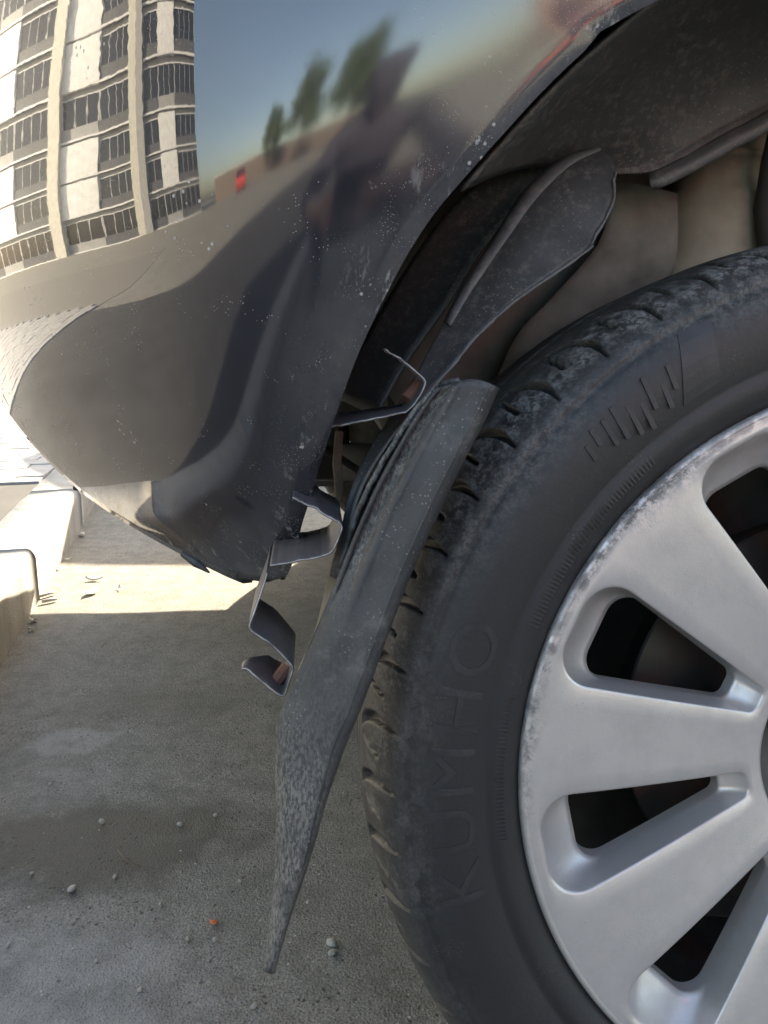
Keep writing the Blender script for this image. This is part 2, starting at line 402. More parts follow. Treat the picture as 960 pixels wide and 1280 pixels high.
bm = bmesh.new(); add_box(bm, (0, 0, -.03), (.1972, .0972, .06), bev=.003); pv0 = bm_obj('paver', bm, M['paver'], pave)
cnt = 0
for r_ in range(34):
    for c_ in range(8):
        o = pv0 if cnt == 0 else pv0.copy()
        if cnt: col.objects.link(o); o.parent = pave
        o.location = (KW + .01 + .1 + c_ * .2 + (.1 if r_ % 2 else 0), PV0 + r_ * .1, KH + random.uniform(-.003, .002))
        o.rotation_euler = (random.uniform(-.012, .012), random.uniform(-.012, .012), random.uniform(-.01, .01)); cnt += 1
_bx = np.array([(x, y, z) for z in (-.5, .5) for y in (-.5, .5) for x in (-.5, .5)]) * (.1972, .0972, .06)
_bf = np.array([(0, 2, 3, 1), (4, 5, 7, 6), (0, 1, 5, 4), (2, 6, 7, 3), (0, 4, 6, 2), (1, 3, 7, 5)])
_V, _F = [], []
for r_ in range(0, 110):
    for c_ in range(14):
        if 0 <= r_ < 34 and c_ < 8: continue
        x = KW + .01 + .1 + c_ * .2 + (.1 if r_ % 2 else 0)
        _F.append(_bf + 8 * len(_V)); _V.append(_bx + (x, PV0 + r_ * .1, KH - .03 + random.uniform(-.003, .002)))
tag(mesh_obj('far_pavers', np.concatenate(_V), np.concatenate(_F), M['paver'], pave, False), kind='stuff')

# ------------------------------------------------------------------ the car
YC = 1.52                               # centre plane of the car
ROOT = np.array([1.9, YC, 0.0])
car = thing('damaged_car', 'dark glossy car with torn wheel arch trim parked nose to the kerb', 'car', tuple(ROOT))

# --- wheel -------------------------------------------------------
def tyre_profile():
    W = TYRE_W
    side = [(.238, .020), (.246, .010), (.2505, .0035), (.2555, -.0015), (.262, -.0045), (.268, -.0055), (.2705, -.0040), (.273, -.0052), (.279, -.0075),
            (.287, -.0095), (.296, -.0105), (.305, -.0100), (.312, -.0083), (.3165, -.0064), (.3180, -.0046), (.3200, -.0046), (.3215, -.0052)]
    sh = [(.3215, -.0052), (.3255, -.0030), (.3292, .0005), (.3325, .0050), (.3355, .0105), (.3382, .0175), (.3407, .0265), (.3430, .0380), (.3448, .0520), (.3457, .070)]
    shf = catmull(np.array(sh), 44)
    crown = [(.3462 + .0005 * math.sin(math.pi * (y - .07) / (W - .14)), y) for y in np.linspace(.072, W - .072, 40)]
    P = [(r, y, 0) for r, y in side] + [(r, y, 1) for r, y in shf[1:]] + [(r, y, 2) for r, y in crown]
    P += [(r, W - y, 1) for r, y in shf[::-1][::3]] + [(r, W - y, 0) for r, y in side[::-1][1:]]
    return np.array(P)
NPITCH, PER = 54, 40
def make_tyre(parent):
    P = tyre_profile(); n = NPITCH * PER
    th = np.arange(n) / n * 2 * math.pi
    r = np.repeat(P[:, 0][:, None], n, 1); y = np.repeat(P[:, 1][:, None], n, 1)
    zone = P[:, 2]; W = TYRE_W
    arc = np.r_[0, np.cumsum(np.hypot(np.diff(P[:, 0]), np.diff(P[:, 1])))]
    i0 = int(np.argmax(zone == 1)); u = (arc - arc[i0])[:, None]                   # metres from shoulder line
    inner = (P[:, 1] > W / 2)[:, None]
    u = np.where(inner, (arc[len(P) - 1 - int(np.argmax(zone[::-1] == 1))] - arc)[:, None], u)
    ph = (th[None, :] * NPITCH / (2 * math.pi))
    def slot(center, half, u0, u1, depth, soft=.0022):
        d = (ph - center) - np.round(ph - center); d = np.abs(d) * (2 * math.pi / NPITCH) * .345
        a = 1 - smooth(half * .75, half + .0005, d)
        b = smooth(u0, u0 + soft * 3, u) * (1 - smooth(u1 - soft, u1, u)); return a * b * depth
    bend = np.clip(u, 0, .07)
    long_c = .25 - bend * 9.0 + 190 * bend ** 2
    short_c = .77 - bend * 2.0
    dep = slot(long_c, .0006 + .0030 * smooth(.004, .034, u) , .004, .068, .0060)
    dep = np.maximum(dep, slot(short_c, .0014, .022, .060, .005))
    lug = zone[:, None] > 0
    dep = np.where(lug, dep, 0)
    for yc in (.062, .098, .137, .173):                                           # grooves round the tread
        g = 1 - smooth(.0035, .0055, np.abs(y - yc)); dep = np.maximum(dep, np.where(zone[:, None] == 2, g * .0075, 0))
    # push along the local profile normal
    dr = np.gradient(P[:, 0], arc); dy = np.gradient(P[:, 1], arc); nr, ny = -(-dy), -dr
    nr, ny = dy, -dr
    r = r - dep * nr[:, None]; y = y - dep * ny[:, None]
    # fine wobble of worn rubber on the sidewall
    V = np.stack([r * np.cos(th), y, r * np.sin(th)], -1).reshape(-1, 3)
    o = mesh_obj('tyre', V, grid_faces(len(P), n, wrap=True), M['rubber'], parent)
    tz = np.repeat((smooth(-.004, .004, u) * (zone > 0)[:, None]) * np.ones((1, 1)), n, 1) if u.shape[1] == 1 else None
    a1 = o.data.attributes.new('tread', 'FLOAT', 'POINT'); a1.data.foreach_set('value', tz.reshape(-1).astype(np.float32))
    # the grey scuffed band lies on the outer shoulder
    band = smooth(.002, .016, u) * (1 - smooth(.042, .062, u)) * (P[:, 1] < W / 2)[:, None] * (zone > 0)[:, None]
    band = np.maximum(band, .45 * smooth(-.030, .004, u) * (P[:, 1] < W / 2)[:, None])
    tz = tz * (1 - .9 * np.clip(dep / .004, 0, 1)); a1.data.foreach_set('value', tz.reshape(-1).astype(np.float32))
    band = np.repeat(band, n, 1) * (1 - np.clip(dep / .003, 0, 1)) * (.42 + .58 * np.clip(np.sin(th - .35), -.6, 1))[None, :]
    a2 = o.data.attributes.new('wear', 'FLOAT', 'POINT'); a2.data.foreach_set('value', np.clip(band, 0, 1).reshape(-1).astype(np.float32))
    return o

def rounded_poly(corners, rad, ke, ka):
    """closed outline: per side half an arc, an edge, half an arc -> list of 4 lists"""
    n = len(corners); C = [np.array(c, float) for c in corners]; arcs = []
    for i in range(n):
        p, a, b = C[i], C[i - 1] - C[i], C[(i + 1) % n] - C[i]
        a /= np.linalg.norm(a); b /= np.linalg.norm(b)
        half = math.acos(np.clip(a @ b, -1, 1)) / 2; r = rad[i]
        t1, t2 = p + a * r / math.tan(half), p + b * r / math.tan(half)
        c = p + (a + b) / np.linalg.norm(a + b) * r / math.sin(half)
        v1, v2 = t1 - c, t2 - c; om = math.acos(np.clip(v1 @ v2 / r / r, -1, 1))
        arcs.append([c + (math.sin((1 - t) * om) * v1 + math.sin(t * om) * v2) / math.sin(om) for t in np.linspace(0, 1, 2 * ka + 1)])
    sides = []
    for i in range(n):
        A, B = arcs[i], arcs[(i + 1) % n]
        first, last = A[ka:], B[:ka + 1]
        e = [A[-1] + (B[0] - A[-1]) * t for t in np.linspace(0, 1, ke + 2)[1:-1]]
        sides.append(first + e + last[:-1])
    return sides
RIM_R, HUB_R = 0.2495, 0.082
def face_y(r):
    t = np.clip((np.asarray(r) - HUB_R) / (.243 - HUB_R), 0, 1)
    return .0005 + .026 * (1 - t) ** 1.35
def make_rim(parent):
    ke, ka = 9, 5; nside = 2 * ka + ke + 1
    # 2D sector coordinates: a = across (tangential), b = radial, sides ordered outer, left, inner, right
    pocket = rounded_poly([(.0375, .2375), (-.0375, .2375), (-.0085, .0905), (.0085, .0905)], (.021, .021, .007, .007), ke, ka)
    hole = rounded_poly([(.0325, .2110), (-.0325, .2110), (-.0090, .105), (.0090, .105)], (.0150, .0150, .0068, .0068), ke, ka)
    R1 = .2450; half = math.pi / 10
    sector = []
    for i, (A, B) in enumerate([((half, R1), (-half, R1)), ((-half, R1), (-half, HUB_R)), ((-half, HUB_R), (half, HUB_R)), ((half, HUB_R), (half, R1))]):
        side = []
        for t in np.linspace(0, 1, nside, endpoint=False):
            a, rr = A[0] + (B[0] - A[0]) * t, A[1] + (B[1] - A[1]) * t
            side.append((rr * math.sin(a), rr * math.cos(a)))
        sector.append(side)
    S = np.array(sum(sector, [])); Pk = np.array([tuple(p) for p in sum(pocket, [])]); H = np.array([tuple(p) for p in sum(hole, [])])
    n = len(S); loops = []
    for t in (0, .3, .6, .85, .96, 1.0):                    # spoke face
        q = S + (Pk - S) * t; y = face_y(np.hypot(q[:, 0], q[:, 1]))
        loops.append(np.c_[q[:, 0], y + (.0009 * smooth(.85, 1.0, t)), q[:, 1]])
    depth = .018
    for t, f in ((.05, .07), (.12, .19), (.25, .38), (.45, .60), (.65, .78), (.85, .92), (1.0, 1.0)):
        q = Pk + (H - Pk) * t; yf = face_y(np.hypot(Pk[:, 0], Pk[:, 1]))
        loops.append(np.c_[q[:, 0], yf + .0009 + f * (depth + .010 - yf * .55), q[:, 1]])
    yb = loops[-1][:, 1].copy()
    for dy, s in ((.002, 1.0), (.010, .99)):
        c = H.mean(0); q = c + (H - c) * s; loops.append(np.c_[q[:, 0], yb + dy, q[:, 1]])
    L = np.concatenate(loops); Fs = grid_faces(len(loops), n, wrap=True)
    V, F = [], []
    for k in range(10):
        a = R(36 * k + RIM_PHASE); ca, sa = math.cos(a), math.sin(a)
        W_ = np.c_[L[:, 0] * ca + L[:, 2] * sa, L[:, 1], -L[:, 0] * sa + L[:, 2] * ca]
        F += [tuple(i + len(V) * 1 for i in f) for f in Fs]; V += [tuple(x) for x in W_]
    # lip and barrel
    lip = [(.2450, .0005), (.2462, .0000), (.2480, .0007), (.2492, .0030), (.2494, .0080), (.2440, .016), (.236, .022), (.232, .04), (.228, .20)]
    Vr, Fr = revolve(lip, 10 * 4 * nside)
    base = len(V); V += [tuple(x) for x in Vr]; F += [tuple(i + base for i in f) for f in Fr]
    hub = [(HUB_R, face_y(HUB_R)), (HUB_R - .002, float(face_y(HUB_R)) + .001), (HUB_R - .0035, float(face_y(HUB_R)) + .004), (HUB_R - .006, .046), (HUB_R - .011, .052), (.046, .053), (.040, .050), (.0365, .044), (.034, .044), (.034, .060)]
    Vr, Fr = revolve([(float(a), float(b)) for a, b in hub], 240)
    base = len(V); V += [tuple(x) for x in Vr]; F += [tuple(i + base for i in f) for f in Fr]
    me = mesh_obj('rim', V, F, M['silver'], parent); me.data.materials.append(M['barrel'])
    b = bmesh.new(); b.from_mesh(me.data); bmesh.ops.remove_doubles(b, verts=b.verts, dist=2e-5); bmesh.ops.recalc_face_normals(b, faces=b.faces)
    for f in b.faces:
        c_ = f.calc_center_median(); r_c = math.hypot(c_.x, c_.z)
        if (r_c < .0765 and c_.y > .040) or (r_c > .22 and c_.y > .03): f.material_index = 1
    b.to_mesh(me.data); b.free()
    v = np.zeros(len(me.data.vertices) * 3); me.data.vertices.foreach_get('co', v); v = v.reshape(-1, 3); rr = np.hypot(v[:, 0], v[:, 2])
    ang_ = np.degrees(np.arctan2(v[:, 2], v[:, 0])) % 360; am = smooth(108, 122, ang_) * (1 - smooth(172, 194, ang_)); wide = smooth(118, 126, ang_) * (1 - smooth(134, 142, ang_))
    e = (smooth(.2395, .2440, rr) * am + wide * smooth(.229, .240, rr) * .8) * (v[:, 1] < .012)
    at_ = me.data.attributes.new('edge', 'FLOAT', 'POINT'); at_.data.foreach_set('value', e.astype(np.float32))
    return me
RIM_PHASE = 0.0

def bent_text(name, txt, size, r_mid, ang0, parent, m, y_of_r, spacing=1.0, depth=.0010, stretch=1.0):
    """raised lettering laid along the sidewall; ang0 = clockwise start angle seen from outside"""
    cu = bpy.data.curves.new('text', 'FONT'); cu.body = txt; cu.size = size; cu.extrude = 0; cu.space_character = spacing; cu.resolution_u = 3
    to = bpy.data.objects.new('text', cu); col.objects.link(to)
    dg = bpy.context.evaluated_depsgraph_get(); me = bpy.data.meshes.new_from_object(to.evaluated_get(dg))
    bpy.data.objects.remove(to); 
    b = bmesh.new(); b.from_mesh(me); bmesh.ops.subdivide_edges(b, edges=[e for e in b.edges if e.calc_length() > size * .12], cuts=2)
    bmesh.ops.triangulate(b, faces=b.faces)
    cap = size * .36
    for v in b.verts:
        rr = r_mid + (v.co.y - cap); a = ang0 - v.co.x * stretch / r_mid
        v.co = Vector((rr * math.cos(a), y_of_r(rr) + .0006, rr * math.sin(a)))
    b.normal_update()
    ex = bmesh.ops.extrude_face_region(b, geom=list(b.faces)); vs = [g for g in ex['geom'] if isinstance(g, bmesh.types.BMVert)]
    for v in vs: v.co.y -= depth + .0006
    bmesh.ops.recalc_face_normals(b, faces=b.faces)
    return bm_obj(name, b, m, parent)

def make_wheel(name='wheel', detail=True):
    wp = bpy.data.objects.new(name, None); col.objects.link(wp); wp.empty_display_size = .1
    make_tyre(wp); make_rim(wp)
    P = tyre_profile(); k = P[:, 1] < .0; 
    o_ = P[:52]; o_ = o_[np.argsort(o_[:, 0])]
    yof = lambda rr: float(np.interp(rr, o_[:, 0], o_[:, 1]))
    A = lambda px, py: math.atan2(-(py - 945), px - 1110)
    bent_text('lettering', 'KUMHO', .041, .2945, R(180 + 15), wp, M['letter'], yof, 1.15, .0004, 1.12)
    def plate(poly, dep=.0008):            # flat raised marks beside the lettering: (radius, angle) corners
        b = bmesh.new(); n_ = 7; L0, L1 = np.array(poly[0:2], float), np.array([poly[3], poly[2]], float); rows_ = []
        for t in np.linspace(0, 1, n_):
            row = []
            for u in np.linspace(0, 1, n_):
                rr, aa = (L0[0] * (1 - u) + L0[1] * u) * (1 - t) + (L1[0] * (1 - u) + L1[1] * u) * t
                row.append((rr * math.cos(R(aa)), yof(rr) - dep, rr * math.sin(R(aa))))
            rows_.append(row)
        o = mesh_obj('raised_mark', np.array(rows_).reshape(-1, 3), grid_faces(n_, n_), M['letter'], wp, False, None, .0012, 1)
    plate([(.2780, 124.5), (.3160, 121.0), (.3150, 117.2), (.2790, 119.2)]); plate([(.2960, 107.5), (.3120, 107.4), (.2970, 101.0), (.2840, 105.5)])
    V, F = revolve([(.0040, .0), (.0046, -.0008), (.0056, -.0008), (.0062, .0)], 20); o = mesh_obj('raised_mark', V, F, M['letter'], wp)
    o.location = (.276 * math.cos(R(105.3)), yof(.276), .276 * math.sin(R(105.3)))
    g_ = np.random.default_rng(4)
    for a0, nn_, hh in ((158, 16, .0085), (147, 14, .0075), (188, 18, .007)):      # rows of fine moulded ticks, too worn to read
        b = bmesh.new()
        for i in range(nn_):
            a_ = R(a0 - i * 1.15); hgt = hh * g_.uniform(.7, 1); rc = .2635
            mtx = Matrix.Translation((rc * math.cos(a_), yof(rc) - .0002, rc * math.sin(a_))) @ Matrix.Rotation(-(a_ - math.pi / 2), 4, 'Y')
            for dx in (0, .0026): bmesh.ops.create_cube(b, size=1, matrix=mtx @ Matrix.Translation((dx, 0, 0)) @ Matrix.Diagonal((.0010, .0007, hgt, 1)))
        bm_obj('moulded_ticks', b, M['letter'], wp)
    # stepped bars that fade out beside the big lettering
    for i in range(9):
        a = R(136.5 - i * 1.55); L = .012 + .0022 * (i if i < 5 else 9 - i) + random.uniform(-.003, .003); rc = .293 + random.uniform(-.006, .006)
        b = bmesh.new(); add_box(b, (0, 0, 0), (.0030, .0012, L))
        rot = Matrix.Rotation(-(a - math.pi / 2) + R(10), 3, 'Y')
        b.transform(Matrix.Translation((rc * math.cos(a), yof(rc) - .0003, rc * math.sin(a))) @ rot.to_4x4()); bm_obj('bar_mark', b, M['letter'], wp)
    # brake disc, hub, caliper, wheel bolts
    V, F = revolve([(.052, .085), (.150, .085), (.1515, .0865), (.1515, .105), (.150, .1065), (.09, .1065), (.09, .13)], 96); mesh_obj('brake_disc', V, F, M['disc'], wp, False)
    V, F = revolve([(.0, .058), (.030, .058), (.033, .061), (.033, .066), (.074, .066), (.078, .07), (.08, .088)], 64); mesh_obj('hub', V, F, M['disc'], wp)
    V, F = revolve([(.228, .2), (.16, .21), (.09, .20), (.05, .13)], 64); mesh_obj('dust_shield', V, F, M['cast'], wp)
    b = bmesh.new()
    for i in range(7):
        a = R(20 + 9 * i); add_box(b, (.158 * math.cos(a), .095, .158 * math.sin(a)), (.05, .075, .028), Matrix.Rotation(-a, 3, 'Y'), .004)
    bm_obj('caliper', b, M['cast'], wp)
    for i in range(5):
        a = R(72 * i + 162); b = bmesh.new()
        add_tube(b, [(.0575 * math.cos(a), .056, .0575 * math.sin(a)), (.0575 * math.cos(a), .036, .0575 * math.sin(a)), (.0575 * math.cos(a), .034, .0575 * math.sin(a))], [.0105, .0105, .008], 6)
        bm_obj('wheel_bolt', b, M['bolt'], wp)
    V, F = revolve([(.0, .036), (.022, .0362), (.029, .038), (.0315, .0415), (.0325, .047)], 48); mesh_obj('centre_cap', V, F, M['cast'], wp)
    return wp
RIM_PHASE = -(90 - 24.0 + 0)            # a window centre sits 24 degrees above the leftward horizontal
wheel = make_wheel()
wheel.parent = car
wheel.matrix_local = Matrix([[*WHEEL_ROT[i], (C0 + WHEEL_REL - ROOT)[i]] for i in range(3)] + [[0, 0, 0, 1]])
WC = C0 + WHEEL_REL
AXLE_X = float(WC[0])
# --- body surface: plan curve C(s) swept by a vertical profile -----------------
ZM = 0.74
_s = np.linspace(-4.6, 2.2, 6801)
_a = np.interp(_s, [-4.6, -3.6, -1.0, -.25, 0, .06, .11, .16, .31, .50, .90, 1.15, 1.40, 1.70, 2.2], [-7, 0.5, 1.0, 2.0, 6, 16, 40, 50, 54, 59, 65, 75, 88, 90, 90])
_k = np.ones(61) / 61; _a = np.convolve(np.pad(_a, 30, 'edge'), _k, 'valid'); _a = np.radians(_a)
_i0 = int(np.argmin(abs(_s)))
_X = -np.cumsum(np.cos(_a)) * 1e-3; _Y = np.cumsum(np.sin(_a)) * 1e-3
_X = _X - _X[_i0] + .04; _Y = _Y - _Y[_i0] + .408
S_END = float(_s[np.argmin(abs(_Y - YC) + (_s < .5) * 9)])
def prof_off(Z):
    Z = np.asarray(Z, float)
    lo = np.clip(ZM - Z, 0, None); hi = np.clip(Z - ZM, 0, None)
    return .044 * (lo / .2) ** 2 + .085 * (hi / .44) ** 2 + .20 * np.clip(Z - 1.0, 0, None) ** 1.5
def surf(s, Z, extra=0.0):
    s = np.asarray(s, float)
    x, y, a = np.interp(s, _s, _X), np.interp(s, _s, _Y), np.interp(s, _s, _a)
    # damp the offset direction where the plan meets the centre plane
    o = prof_off(Z) + extra
    return np.stack([x + np.sin(a) * o, y + np.cos(a) * o, np.asarray(Z, float) + 0 * x], -1)
def surf_px(px, py, s0=.1, z0=.65):
    q = np.array([s0, z0])
    for _ in range(40):
        f = proj(surf(*q)) - (px, py); J = np.zeros((2, 2))
        for k in range(2):
            d = q.copy(); d[k] += 1e-4; J[:, k] = (proj(surf(*d)) - (px, py) - f) / 1e-4
        st = np.linalg.solve(J, f); q = q - np.clip(st, -.08, .08)
    return q
arch_px = [(333, 731), (347, 700), (370, 643), (390, 588), (412, 526), (440, 452), (470, 388), (505, 322), (542, 265), (590, 208), (640, 152), (690, 98), (745, 46), (800, 2)]
A2 = []; g = (.1, .5)
for p in arch_px:
    g = surf_px(*p, *g); A2.append(tuple(g))
sx = lambda X: float(np.interp(-X, -_X[::1], _s))          # X -> s (X falls as s grows)
last = A2[-1]
xl = float(np.interp(last[0], _s, _X)); ap = AXLE_X + .02
ztop = last[1] + .075
ex = [(xl + (ap - xl) * .5, last[1] + .052), (ap, ztop), (ap + .14, ztop - .025), (ap + .27, ztop - .10), (ap + .36, ztop - .22), (ap + .41, ztop - .36), (ap + .43, ztop - .50)]
A2 += [(sx(x), z) for x, z in ex]
ARCH = catmull(np.array(A2), 150); AF = catmull(np.array(A2), 500)
bot_px = np.array([(333, 736), (316, 737), (290, 725), (258, 708), (215, 688), (150, 650), (100, 615), (50, 568), (20, 533), (0, 503), (-40, 440)], float)
def bottom_z(s):
    """height at which the panel's foot meets the measured line"""
    lo, hi = .30, .62
    def side(z):
        q = proj(surf(s, z)); return q[1] - np.interp(q[0], bot_px[::-1, 0], bot_px[::-1, 1])
    for _ in range(40):
        mid = (lo + hi) / 2
        if side(mid) > 0: lo = mid
        else: hi = mid
    return (lo + hi) / 2
print('arch', A2[0], A2[5], last, 'S_END', S_END, 'nose', surf(S_END, ZM))
bs = np.linspace(A2[0][0], .95, 14); bz = np.array([bottom_z(s) for s in bs]); print('bottom z', bz.round(3))
bs = np.r_[bs, S_END]; bz = np.r_[bz, bz[-1]]
bot = lambda s: np.interp(s, bs, bz)
ZT = 1.10
SEAM = int(np.argmin(abs(ARCH[:, 0] - sx(xl + (ap - xl) * .45))))
def panel(name, i0, i1, outer_fn, m, nw=90):
    A = ARCH[i0:i1 + 1]; O = np.array([outer_fn(k / (len(A) - 1), A[k]) for k in range(len(A))])
    wv = np.linspace(0, 1, nw) ** 1.9
    P2 = A[:, None, :] + (O - A)[:, None, :] * wv[None, :, None]
    if name == 'front_bumper':             # the foot follows the measured bottom line, easing out upwards
        r0 = P2[0].copy(); order = np.argsort(r0[:, 0])
        base0 = np.interp(P2[..., 0], r0[order, 0], r0[order, 1])
        P2[..., 1] += (bot(P2[..., 0]) - base0) * (1 - smooth(0, .32, P2[..., 1] - base0)) * smooth(0, .02, P2[..., 0] - A[:, None, 0])
    d = np.linalg.norm((P2 - A[:, None, :]), axis=-1)
    # true distance to the arch lip
    D = np.min(np.linalg.norm(P2[:, :, None, :] - AF[None, None, :, :], axis=-1), -1); D = np.minimum(D, d)
    roll = .0175 * np.clip(1 - np.sqrt(D ** 2 + .012 ** 2) / .105, 0, 1) ** 2.2 + .003 * np.clip(1 - D / .010, 0, 1) ** 2
    V = surf(P2[..., 0], P2[..., 1], roll)
    # flange turned inwards along the arch lip
    nrm = V[:, 1] - V[:, 0]; nrm /= np.linalg.norm(nrm, axis=-1, keepdims=True)
    lip = [V[:, 0] + np.array([0, .0015, 0]) + nrm * .0004, V[:, 0] + np.array([0, .006, 0]) + nrm * .0025, V[:, 0] + np.array([0, .018, 0]) + nrm * .004]
    V = np.concatenate([np.stack(lip[::-1], 1), V], 1); D = np.concatenate([np.zeros((len(A), 3)), D], 1)
    low = 1 - smooth(0, .085, P2[..., 1] - bot(P2[..., 0])); low = np.concatenate([np.repeat(low[:, :1], 3, 1), low], 1)
    return V, D, low
def finish_panel(name, V, D, low, m, parent, mirror=False):
    nr, nc, _ = V.shape; W_ = V.copy()
    if mirror: W_[..., 1] = 2 * YC - W_[..., 1]
    o = mesh_obj(name, W_.reshape(-1, 3), grid_faces(nr, nc, flip=not mirror), m, parent, True, ROOT, .0028, -1)
    e = np.clip(1 - D / .045, 0, 1).reshape(-1)
    a = o.data.attributes.new('edge', 'FLOAT', 'POINT'); a.data.foreach_set('value', e.astype(np.float32))
    a = o.data.attributes.new('near', 'FLOAT', 'POINT'); a.data.foreach_set('value', (smooth(0, 1, np.clip(1 - D / .15, 0, 1)) ** .8).reshape(-1).astype(np.float32))
    a = o.data.attributes.new('low', 'FLOAT', 'POINT'); a.data.foreach_set('value', low.reshape(-1).astype(np.float32))
    return o
# bumper corner: arch foot .. seam;   outer edge runs up the nose and along the shoulder
def out_b(t, a):
    zb = bz[-1]
    if t < .55: return (S_END, zb + (ZT - zb) * (t / .55))
    return (S_END + (sx(xl + .1) - S_END) * ((t - .55) / .45), ZT)
def out_f(t, a):
    s0, s1 = sx(xl + .1), sx(AXLE_X + .62)
    if t < .5: return (s0 + (s1 - s0) * t / .5, ZT)
    return (s1, ZT + (.32 - ZT) * (t - .5) / .5)
Vb, Db, Lb = panel('front_bumper', 0, SEAM, out_b, M['paint'])
# bend the first row of the grid onto the measured foot line, easing out upwards
foot = Vb[0].copy()
Vf, Df, Lf = panel('front_fender', SEAM, len(ARCH) - 1, out_f, M['paint'], 60)
for mir in (False, True):
    finish_panel('front_bumper', Vb, Db, Lb, M['paint'], car, mir)
    finish_panel('front_fender', Vf, Df, Lf * 0, M['paint'], car, mir)
    # door side from the fender to the tail
    ss = np.linspace(sx(AXLE_X + .625), -4.2, 70); zs = np.linspace(.30, ZT, 30)
    Vd = np.stack([surf(ss, z) for z in zs], 0)
    # rear wheel opening
    nr, nc, _ = Vd.shape; W_ = Vd.copy()
    if mir: W_[..., 1] = 2 * YC - W_[..., 1]
    RX = AXLE_X + 2.72; keep = []
    for f in grid_faces(nr, nc, flip=mir):
        c = Vd.reshape(-1, 3)[list(f)].mean(0)
        if math.hypot(c[0] - RX, c[2] - .38) > .45: keep.append(f)
    mesh_obj('body_side', W_.reshape(-1, 3), keep, M['paint'], car, True, ROOT, .003, -1)
# hood, windscreen, roof and glass spanning from side to side
def span(name, ssv, z_in, bulge, m, zoff=None, n=25):
    rows = []
    for s, z in zip(ssv, z_in):
        p = surf(s, ZT); y0, y1 = p[1], 2 * YC - p[1]; t = np.linspace(0, 1, n)
        rows.append(np.stack([np.full(n, p[0]), y0 + (y1 - y0) * t, z + bulge * (1 - (2 * t - 1) ** 4)], 1))
    return sheet(name, rows, m, car, ROOT, .003)
hs = np.linspace(S_END - .002, sx(AXLE_X + .62), 30)
span('hood', hs, [ZT + .001] * 30, .055, M['paint'])
def loft(name, secs, m, n=17):
    rows = []
    for x, z, inset, b in secs:
        p = surf(sx(x), ZT); t = np.linspace(0, 1, n); y0, y1 = p[1] + inset, 2 * YC - p[1] - inset
        rows.append(np.stack([np.full(n, x) , y0 + (y1 - y0) * t, z + b * (1 - (2 * t - 1) ** 2)], 1))
    return sheet(name, rows, m, car, ROOT, .004)
X0 = AXLE_X + .62
loft('windscreen', [(X0, ZT + .01, .0, .05), (X0 + .4, ZT + .28, .10, .04), (X0 + .85, ZT + .52, .20, .02)], M['glass'])
loft('roof', [(X0 + .85, ZT + .525, .20, .02), (X0 + 1.6, ZT + .57, .20, .03), (X0 + 2.5, ZT + .52, .22, .02)], M['paint'])
loft('rear_window', [(X0 + 2.5, ZT + .515, .22, .02), (X0 + 3.05, ZT + .02, .02, .02)], M['glass'])
loft('boot_lid', [(X0 + 3.05, ZT + .01, .0, .02), (X0 + 3.3, ZT, .0, .02), (X0 + 3.36, .8, .0, 0), (X0 + 3.36, .32, .02, 0)], M['paint'])
for sgn in (0, 1):
    P = [(X0 + .02, ZT, 0), (X0 + 1.0, ZT, 0), (X0 + 2.0, ZT, 0), (X0 + 3.04, ZT, 0)]; T = [(X0 + .85, ZT + .52, .20), (X0 + 1.3, ZT + .55, .20), (X0 + 1.9, ZT + .55, .20), (X0 + 2.5, ZT + .51, .22)]
    rows = []
    for q in (P, T):
        r_ = []
        for x, z, ins in q:
            y = surf(sx(x), ZT)[1] + ins; r_.append((x, 2 * YC - y if sgn else y, z))
        rows.append(r_)
    sheet('side_window', rows, M['glass'], car, ROOT, .004, False)
# rear and far wheels share the near wheel's meshes
for (x, y, rz) in ((RX, .445, 0), (RX, 2 * YC - .445, math.pi), (AXLE_X - .04, 2 * YC - .47, math.pi)):
    wc = copy_tree(wheel, car); wc.matrix_local = Matrix.Translation(Vector((x, y, TYRE_R)) - Vector(ROOT)) @ Matrix.Rotation(rz, 4, 'Z')
# floor pan, subframe, engine, firewall
bm = bmesh.new(); add_box(bm, np.array((2.35, YC, .33)) - ROOT, (2.6, 1.45, .12), bev=.02); bm_obj('floor_pan', bm, M['underbody'], car)
bm = bmesh.new(); add_box(bm, np.array((1.02, YC, .72)) - ROOT, (.06, 1.96, .72)); bm_obj('firewall', bm, M['underbody'], car)
bm = bmesh.new(); add_box(bm, np.array((.46, 2 * YC - .70, .74)) - ROOT, (1.0, .02, .66), bev=.004); bm_obj('inner_fender', bm, M['underbody'], car)
bm = bmesh.new(); add_box(bm, np.array((.40, YC, .72)) - ROOT, (.62, .80, .50), bev=.05); bm_obj('engine', bm, M['underbody'], car)
bm = bmesh.new(); add_box(bm, np.array((.55, YC, .40)) - ROOT, (.16, 1.10, .08), bev=.02); bm_obj('subframe', bm, M['underbody'], car)
bm = bmesh.new(); add_box(bm, np.array((-.27, YC, .76)) - ROOT, (.06, 1.0, .5), bev=.01); bm_obj('radiator', bm, M['underbody'], car)
bm = bmesh.new(); add_box(bm, np.array((-.04, 2.09, .31)) - ROOT, (.95, .70, .012), bev=.004); bm_obj('shadow_blocker', bm, M['underbody'], car)  # unseen slab added under the nose to cast the ground shadow edge
